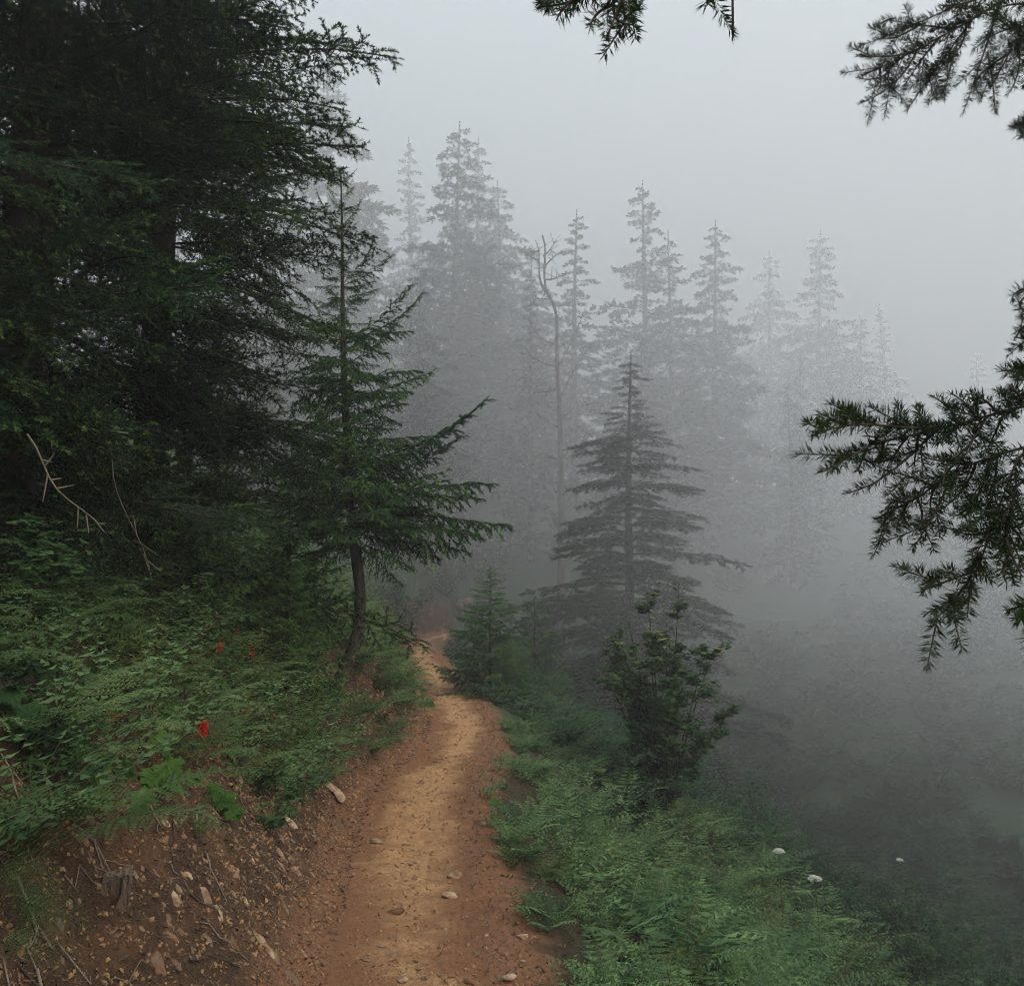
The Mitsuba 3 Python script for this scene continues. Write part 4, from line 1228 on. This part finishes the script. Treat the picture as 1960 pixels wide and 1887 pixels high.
leafy_plant('bright green broad leaves glowing below the dark firs at the left', [(150, 1120, 62), (190, 1145, 85), (222, 1130, 60), (205, 1165, 60)], 0.75, 1)
leafy_plant('trailing plant with bright lobed leaves hanging over the bare bank', [(200, 1450, 40), (240, 1470, 46), (285, 1490, 44), (322, 1468, 54), (330, 1505, 44), (365, 1490, 36), (410, 1512, 34), (430, 1530, 44), (450, 1555, 38)], 0.3, 2, per=3)
leafy_plant('drooping broad leaves on the dark earth left of the trailing lobed plant', [(150, 1430, 44), (180, 1480, 50), (190, 1525, 56), (270, 1530, 50)], 0.3, 3)
leafy_plant('large pointed green leaf pair above the single red flower', [(325, 1365, 54), (310, 1420, 56)], 0.5, 4)
leafy_plant('cluster of mid green leaves right of the red flowers', [(395, 1290, 44), (420, 1310, 52), (435, 1335, 44)], 0.55, 5)
leafy_plant('shaded grey green broad leaves at the far left under the firs', [(40, 1080, 60), (75, 1110, 60), (20, 1330, 60), (55, 1370, 64), (90, 1290, 56)], 0.25, 6, bright=False, per=2)
leafy_plant('dark leafy stem leaning into the trail from the left bank', [(806, 1362, 26), (812, 1340, 30), (806, 1322, 24), (822, 1352, 26), (800, 1345, 22)], 0.1, 7, bright=False, per=3)
leafy_plant('bright toothed leaves poking from the ferns at the right edge of the trail', [(948, 1540, 34), (972, 1552, 36), (990, 1610, 34)], 0.1, 8)
leafy_plant('olive leaves on a stalk beside the yellow leaf', [(190, 1270, 46), (215, 1290, 44), (175, 1300, 40), (235, 1275, 34)], 0.6, 9, bright=False, per=2)

for k in range(3):
    (v, f), (sv, sf) = frond_mesh(np.random.default_rng(600 + k), 1.0, 16, (0.24, 0.28, 0.2)[k], True, start=0.12, arch=(72, 118), shape='lance')
    shape_group(f'long_frond_{k}', {'blade': ((v, f), None, 'mat_fern_bank', False), 'stalk': ((sv, sf), None, 'mat_stem', False)})


def big_fern(label, lines, off, seed):
    rng = np.random.default_rng(seed)
    key = thing('large_fern', label, 'fern')
    for n, (u0, v0, u1, v1) in enumerate(lines):
        a, b = hit(u0, v0), hit(u1, v1)
        d = max(min(a[1], b[1]) - off, 1.35)
        s, t = at(u0, v0, d + 0.05), at(u1, v1, d - rng.uniform(0, 0.1))
        copy_of(f'{key}__frond' + (f'_{n:03d}' if n else ''), f'long_frond_{rng.integers(3)}', frame(s, t, (-0.1, -0.85, 0.5), np.linalg.norm(t - s) * 1.1, rng.uniform(-0.3, 0.3)))


big_fern('large pale green fern in the lower left corner', [(5, 1622, 166, 1750), (30, 1720, 172, 1778), (25, 1680, 146, 1850), (0, 1785, 107, 1855), (0, 1640, 70, 1760)], 0.22, 1)
big_fern('sunlit green fern with a long frond above the yellow leaf', [(215, 1304, 368, 1334), (225, 1318, 330, 1345), (321, 1394, 374, 1391)], 0.6, 2)
big_fern('bright fern fanning out beside the glowing broad leaves', [(190, 1192, 296, 1158), (190, 1226, 335, 1210), (205, 1245, 262, 1240), (185, 1210, 290, 1200), (180, 1180, 240, 1215)], 0.7, 3)
big_fern('fern with several fronds on the bank above the pale triangular stone', [(560, 1350, 640, 1400), (540, 1360, 650, 1440), (520, 1370, 600, 1460), (590, 1340, 680, 1370), (500, 1380, 540, 1450)], 0.25, 4)
big_fern('small fern at the lower end of the trailing lobed plant', [(360, 1555, 450, 1545), (365, 1575, 452, 1590), (370, 1560, 400, 1610)], 0.1, 5)


def flower_stem(u, v, off):
    h = hit(u, v)
    p = at(u, v, max(h[1] - off, 1.5))
    g = np.array([p[0] - 0.02, p[1] + 0.05, float(land(p[0] - 0.02, p[1] + 0.05))])
    return p, polyline([g, (g + p) / 2 + [0.012, 0, 0.01], p], 8)


def red_flower(label, u, v, w, seed):
    rng = np.random.default_rng(seed)
    key = thing('red_flower', label, 'flower')
    p, st = flower_stem(u, v, 0.85)
    add(key + '__stem', tubes(st[None], np.full((1, 8), 0.0018), 4), 'mat_stem')
    n, sz = 26, w * p[1] / FOCAL
    a = np.arange(n) * 2.4
    h = np.linspace(-0.5, 0.45, n)
    d = unit(np.c_[np.cos(a), np.sin(a), 0.5 + 0.9 * (h + 0.5)])
    b = p + np.c_[0 * a, 0 * a, h * sz]
    v_, f, uv = blades(b, b + d * (sz * 0.62 * rng.uniform(0.7, 1.1, n))[:, None], unit(np.cross(d, [0, 0, 1.0])), sz * 0.26, fold=np.cross(unit(np.cross(d, [0, 0, 1.0])), d))
    add(key + '__bracts', (v_, f), 'mat_red')


for n, (u, v, w, label) in enumerate([(390, 1214, 20, 'red flower head, upper left of the red cluster'), (403, 1213, 18, 'red flower head touching the upper left one'), (420, 1232, 18, 'red flower head in the middle of the red cluster'), (420, 1246, 15, 'lowest red flower head of the red cluster'),
                                      (452, 1216, 14, 'small red flower head right of the red cluster'), (379, 1136, 14, 'small orange red flower head near the firs, highest of the red flowers'), (388, 1398, 20, 'single large red flower above the bare bank'), (480, 1248, 13, 'dull red flower head far right of the red cluster')]):
    red_flower(label, u, v, w * 1.25, 700 + n)


def white_flower(u, v, w, seed):
    rng = np.random.default_rng(seed)
    key = thing('white_flower', 'small white flower among many scattered through the green bank', 'flower', 'small white flowers on the left bank')
    p, st = flower_stem(u, v, 0.55)
    add(key + '__stem', tubes(st[None], np.full((1, 8), 0.0013), 3), 'mat_stem')
    sz = w * p[1] / FOCAL
    m = unit(np.array([rng.normal() * 0.4, -0.8, 0.6]))
    x = unit(np.cross(m, [0, 0, 1.0]))
    y = np.cross(m, x)
    a = np.arange(5) * 2 * np.pi / 5 + rng.uniform(0, 1)
    d = np.cos(a)[:, None] * x + np.sin(a)[:, None] * y
    v_, f, uv = blades(np.repeat(p[None], 5, 0), p + d * sz * 0.55 - m * sz * 0.1, unit(np.cross(d, m)), sz * 0.45)
    add(key + '__petals', (v_, f), 'mat_white')


for n, (u, v, w) in enumerate([(463, 1096, 8), (481, 1112, 8), (493, 1106, 8), (505, 1110, 9), (500, 1118, 8), (519, 1160, 7), (561, 1170, 7), (528, 1186, 9), (558, 1205, 11), (568, 1232, 8), (440, 1148, 6), (200, 1245, 14), (126, 1160, 14), (40, 1042, 16), (168, 1045, 12), (556, 1213, 9)]):
    white_flower(u, v, w, 720 + n)


def umbel(label, u, v, D, w, seed):
    rng = np.random.default_rng(seed)
    key = thing('white_umbel', label, 'flower')
    p = at(u, v, D)
    g = np.array([p[0], p[1], float(land(p[0], p[1]))])
    add(key + '__stem', tubes(polyline([g, (g + p) / 2 + [0.02, 0, 0], p - [0, 0, 0.05]], 8)[None], np.full((1, 8), 0.003), 4), 'mat_stem')
    n, sz = 120, w * D / FOCAL
    r = np.sqrt(rng.random(n)) * sz * 0.5
    a = rng.uniform(0, 6.28, n)
    sz *= 0.75
    c = p + np.c_[r * np.cos(a), r * np.sin(a), -0.7 * r ** 2 / sz + rng.normal(size=n) * 0.003]
    d = unit(np.c_[rng.normal(size=(n, 2)), rng.normal(size=n) * 0.3])
    v_, f, uv = blades(c - d * 0.012, c + d * 0.012, unit(np.cross(d, [0, 0, 1.0])), 0.02)
    add(key + '__florets', (v_, f), 'mat_white')


umbel('flat white flower umbel at the lower outer edge of the ferns', 1560, 1676, 6.6, 24, 1)
umbel('small white umbel pair above the larger one on the fern edge', 1490, 1624, 7.6, 20, 2)
umbel('tiny white flower head in the foggy shrubs right of the fern edge', 1722, 1642, 14, 12, 3)


def yellow_leaf():
    key = thing('yellow_leaf', 'yellowed fern-like leaf on the dark bank below the bright fern', 'leaf')
    rng = np.random.default_rng(33)
    h = hit(215, 1362)
    p = at(215, 1362, h[1] - 0.55)
    sc = p[1] / FOCAL
    B, Tp = [], []
    for i in range(11):
        a = rng.uniform(-0.7, 0.7) + (0 if i % 3 else 0.5)
        s = p + np.array([rng.uniform(-24, 6) * sc, 0, rng.uniform(-14, 16) * sc])
        B.append(s)
        Tp.append(s + np.array([math.cos(a), -0.2, math.sin(a) * 0.7]) * sc * rng.uniform(16, 30))
    d = unit(np.array(Tp) - B)
    v, f, uv = blades(np.array(B), np.array(Tp), unit(np.cross(d, [0.1, -1.0, 0.4])), 7 * sc)
    add(key, (v, f), 'mat_yellow')


yellow_leaf()


def bend_shrub_stand_in():  # stone mesh added in place of the tan dead shrub at the bend
    p = surface(-1.7, 31.2)
    key = thing('shrub_stand_in', 'stone shape added in place of a tan dead shrub above the trail at its bend', 'shrub_stand_in')
    q = at(892, 1142, 31.5)
    m = stone_mesh(90, 3, (1.0, 0.8, 0.75))
    v = m[0] * (1 + 0.3 * (mfbm(m[0] * 3, 3, 8) - 0.5))[:, None]
    scene[key] = {**mikit.ply((v, m[1]), 'mat_stone', smooth=30), 'to_world': T().translate([q[0], q[1], q[2] - 0.3]).scale(0.36)}


bend_shrub_stand_in()


# ------------------------------------------------------------------ the near fir whose branches hang into the picture
def near_fir():
    key = thing('overhanging_fir', 'near fir whose needled branches hang into the right and upper edges of the view', 'tree')
    X, Y = 2.5, 1.7
    z = float(land(X, Y))
    pts = [[X, Y, z - 0.3], [X + 0.05, Y, z + 3.5], [X, Y + 0.1, z + 9]]
    add(key + '__trunk', trunk_mesh(pts, 0.14, 0.04, 30, 12, seed=12), 'mat_bark', smooth=True)
    m = lambda q: [((1550 + x * 0.318) * 0.98, (700 + y * 0.318) * 0.98) for x, y in q]
    u_ = lambda q: [((1000 + x * 0.5102) * 0.98, y * 0.5102 * 0.98) for x, y in q]
    # (depth, axis from the trunk end, side twigs), drawn as they hang
    branches = [
        (1.3, m([(1900, 180), (1415, 290), (1130, 370), (860, 440), (620, 495), (480, 520)]),
         [m(q) for q in ([(860, 425), (600, 415), (400, 405), (240, 430), (112, 480)], [(470, 405), (400, 350), (345, 285)], [(690, 410), (660, 350), (640, 280)], [(520, 510), (420, 560), (300, 630), (165, 700)], [(450, 540), (420, 620), (395, 690)], [(300, 600), (250, 650), (240, 700)],
                         [(770, 460), (752, 560), (740, 660)], [(880, 440), (720, 590), (540, 735), (325, 825)], [(1000, 400), (960, 310), (850, 230)], [(1120, 370), (1060, 280), (965, 215)], [(1250, 335), (1180, 260), (1080, 215)], [(1330, 310), (1300, 240), (1250, 200)], [(820, 440), (790, 360), (745, 290)],
                         [(1180, 360), (1120, 470), (1010, 590), (820, 610)], [(1300, 320), (1240, 450), (1190, 560)], [(300, 425), (240, 370), (180, 390)], [(560, 500), (540, 580), (560, 610)], [(420, 405), (300, 330), (260, 340)], [(600, 415), (560, 470), (450, 470)],
                         [(1020, 395), (930, 470), (860, 520)], [(1400, 290), (1380, 220), (1330, 180)], [(700, 480), (640, 560), (600, 640)])]),
        (1.38, m([(1900, 420), (1415, 545), (1180, 612), (950, 710), (800, 825), (640, 930), (505, 985)]),
         [m(q) for q in ([(960, 710), (900, 880), (800, 1060), (728, 1175)], [(1200, 610), (1160, 780), (1060, 930), (960, 960)], [(700, 890), (660, 970), (630, 1050)], [(800, 830), (720, 850), (600, 870)], [(860, 780), (760, 740), (640, 700)], [(760, 860), (790, 960), (760, 1030)], [(600, 950), (560, 1000), (555, 1060)],
                         [(1080, 650), (990, 640), (900, 600)], [(1250, 590), (1230, 800), (1150, 980), (980, 1060)], [(1120, 640), (1040, 800), (900, 930)], [(700, 890), (620, 880), (560, 930)], [(880, 770), (840, 900), (850, 960)], [(1020, 680), (980, 780), (960, 860)])]),
        (1.22, m([(1750, 300), (1420, 540), (1310, 780), (1200, 1100), (1090, 1330), (1000, 1350), (790, 1420)]),
         [m(q) for q in ([(1095, 1330), (980, 1470), (820, 1560)], [(1000, 1450), (930, 1540), (850, 1610)], [(960, 1470), (985, 1530), (960, 1590)], [(1150, 1200), (1100, 1290), (1190, 1330)], [(1220, 1050), (1120, 1080), (1000, 1060)], [(1260, 920), (1160, 930), (1080, 860)], [(1300, 800), (1380, 900), (1420, 1010)],
                         [(1200, 1110), (1270, 1160), (1250, 1250)], [(900, 1385), (860, 1360), (790, 1450)], [(1000, 1350), (960, 1310), (900, 1340)], [(1080, 1340), (1090, 1420), (1060, 1490)], [(1330, 740), (1230, 780), (1180, 850)])]),
        (1.12, m([(1800, 500), (1420, 690), (1330, 900), (1290, 1130), (1305, 1250), (1340, 1330), (1360, 1390)]), [m(q) for q in ([(1300, 1100), (1360, 1250), (1400, 1330)], [(1300, 1000), (1380, 1080), (1420, 1150)], [(1330, 900), (1280, 1000), (1270, 1080)], [(1305, 1240), (1290, 1320), (1310, 1380)])]),
        (0.95, m([(1900, 1380), (1500, 1490), (1410, 1520), (1310, 1545)]), [m(q) for q in ([(1450, 1510), (1410, 1560), (1370, 1610)], [(1480, 1500), (1450, 1560), (1425, 1620)])]),
        (1.3, m([(1900, -150), (1500, 20), (1400, 50), (1318, 75)]), [m(q) for q in ([(1440, 40), (1400, 90), (1370, 125)], [(1480, 150), (1440, 230), (1400, 250)])]),
        (1.4, m([(1900, -600), (1520, -500), (1440, -430), (1380, -330)]), [m(q) for q in ([(1440, -430), (1390, -420), (1340, -370)], [(1500, -250), (1420, -200), (1370, -140)], [(1520, -230), (1450, -120), (1400, -60)], [(1520, -480), (1450, -300), (1400, -240)])]),
        (1.75, u_([(2300, -250), (1960, -50), (1750, 80), (1560, 185), (1460, 235), (1340, 290)]),
         [u_(q) for q in ([(1700, 110), (1560, 95), (1440, 75)], [(1900, -20), (1700, 25), (1560, 85), (1440, 135), (1325, 180)], [(1550, 190), (1490, 290), (1335, 395)], [(1760, 80), (1650, 225), (1510, 425)], [(1700, 190), (1670, 290), (1655, 380)], [(1860, 30), (1800, 220), (1725, 440)], [(1640, 140), (1560, 240), (1500, 335)],
                          [(1600, 165), (1480, 210), (1330, 215)], [(1460, 235), (1420, 290), (1330, 300)], [(1460, 70), (1420, 85), (1400, 100)], [(1820, 200), (1840, 320), (1850, 435)], [(1800, 50), (1720, 20), (1650, 25)], [(1560, 90), (1500, 130), (1400, 150)], [(1740, 90), (1700, 200), (1580, 260)],
                          [(1650, 230), (1600, 300), (1570, 350)], [(1500, 215), (1440, 310), (1460, 340)])]),
        (1.6, u_([(2300, -100), (2000, 30), (1930, 150), (1880, 250), (1830, 340)]),
         [u_(q) for q in ([(1960, 100), (1850, 130), (1760, 200)], [(1930, 150), (1940, 260), (1900, 360)], [(1985, 60), (1980, 200), (1960, 330)], [(1900, 210), (1820, 260), (1760, 330)], [(1990, 20), (1900, 20), (1820, 60)], [(1950, 120), (1900, 100), (1850, 60)], [(1970, 90), (1960, 180), (1880, 200)])]),
        (1.5, u_([(2200, 380), (2000, 440), (1960, 465), (1915, 488)]), [u_(q) for q in ([(1990, 445), (1975, 490), (1955, 520)],)]),
        (1.0, u_([(1900, -900), (900, -500), (500, -130), (400, -40), (360, 70), (362, 150)]), [u_(q) for q in ([(470, -110), (330, -60), (250, 10), (222, 48)], [(440, -80), (300, -20), (170, 20), (105, 22)], [(250, -10), (200, 30), (170, 80)], [(400, -40), (430, 50), (425, 130)], [(420, -70), (470, 0), (480, 40)], [(380, 20), (320, 60), (300, 105)], [(390, 0), (410, 80), (460, 95)])]),
        (0.95, u_([(1900, -850), (1200, -500), (850, -160), (770, -60), (800, 50), (845, 132)]), [u_(q) for q in ([(775, -60), (750, -10), (748, 20)],)]),
    ]
    rng = np.random.default_rng(800)
    for n, (D, axis, sides) in enumerate(branches):
        name = f'{key}__branch' + (f'_{n:03d}' if n else '')
        bow = rng.uniform(-0.1, 0.1)
        P = [at(u, v, D + bow * i * 0.25) for i, (u, v) in enumerate(axis)]
        root = np.array([X - 0.05, Y + 0.02, max(P[0][2] + 0.12, z + 1)])
        ax = polyline([root, (root + P[0]) / 2 + [0, 0, 0.06]] + P, 26)
        wood = [(ax, np.linspace(0.008, 0.0016, 26))]
        tw = [polyline(P[1:], 26)]
        for q in sides:
            dz = rng.uniform(-0.09, 0.09)
            s = polyline([at(u, v, D + bow * 0.5 + dz * i / 2) for i, (u, v) in enumerate(q)], 26)
            tw.append(s)
            wood.append((s, np.linspace(0.0024, 0.001, 26)))
        for s in list(tw):           # short side shoots
            ln = np.linalg.norm(np.diff(s, axis=0), axis=1).sum()
            for j in range(int(ln / 0.062)):
                i = int(rng.uniform(3, 23))
                d = unit(s[min(i + 2, 25)] - s[i])
                q = unit(np.cross(d, [0, 1.0, 0])) * rng.choice([-1, 1])
                w = s[i] + np.linspace(0, 1, 26)[:, None] * unit(d * 0.75 + q * 0.6 + [0, rng.uniform(-0.5, 0.5), -0.25]) * rng.uniform(0.035, 0.085)
                tw.append(w)
                wood.append((w, np.linspace(0.0014, 0.0008, 26)))
        v, f, uv = needles(np.array(tw), 1350, 0.022, 0.0019, rng, angle=(48, 70), flat=0.12, diamond=True)
        add(name, wood_mesh(wood, 5), 'mat_twig', smooth=True)
        add(name + '__needles', (v, f), 'mat_needle_near', uv=uv)


near_fir()

# ------------------------------------------------------------------ the fog bank
scene['haze'] = {'type': 'cube', 'to_world': T().translate(((FOG_LO + FOG_HI) / 2).tolist()).scale(((FOG_HI - FOG_LO) / 2).tolist()), 'bsdf': {'type': 'null'},
                 'interior': {'type': 'ref', 'id': 'haze_air'}}
labels['haze'] = {'label': 'grey mountain fog filling the valley and the forest', 'category': 'fog', 'kind': 'stuff'}
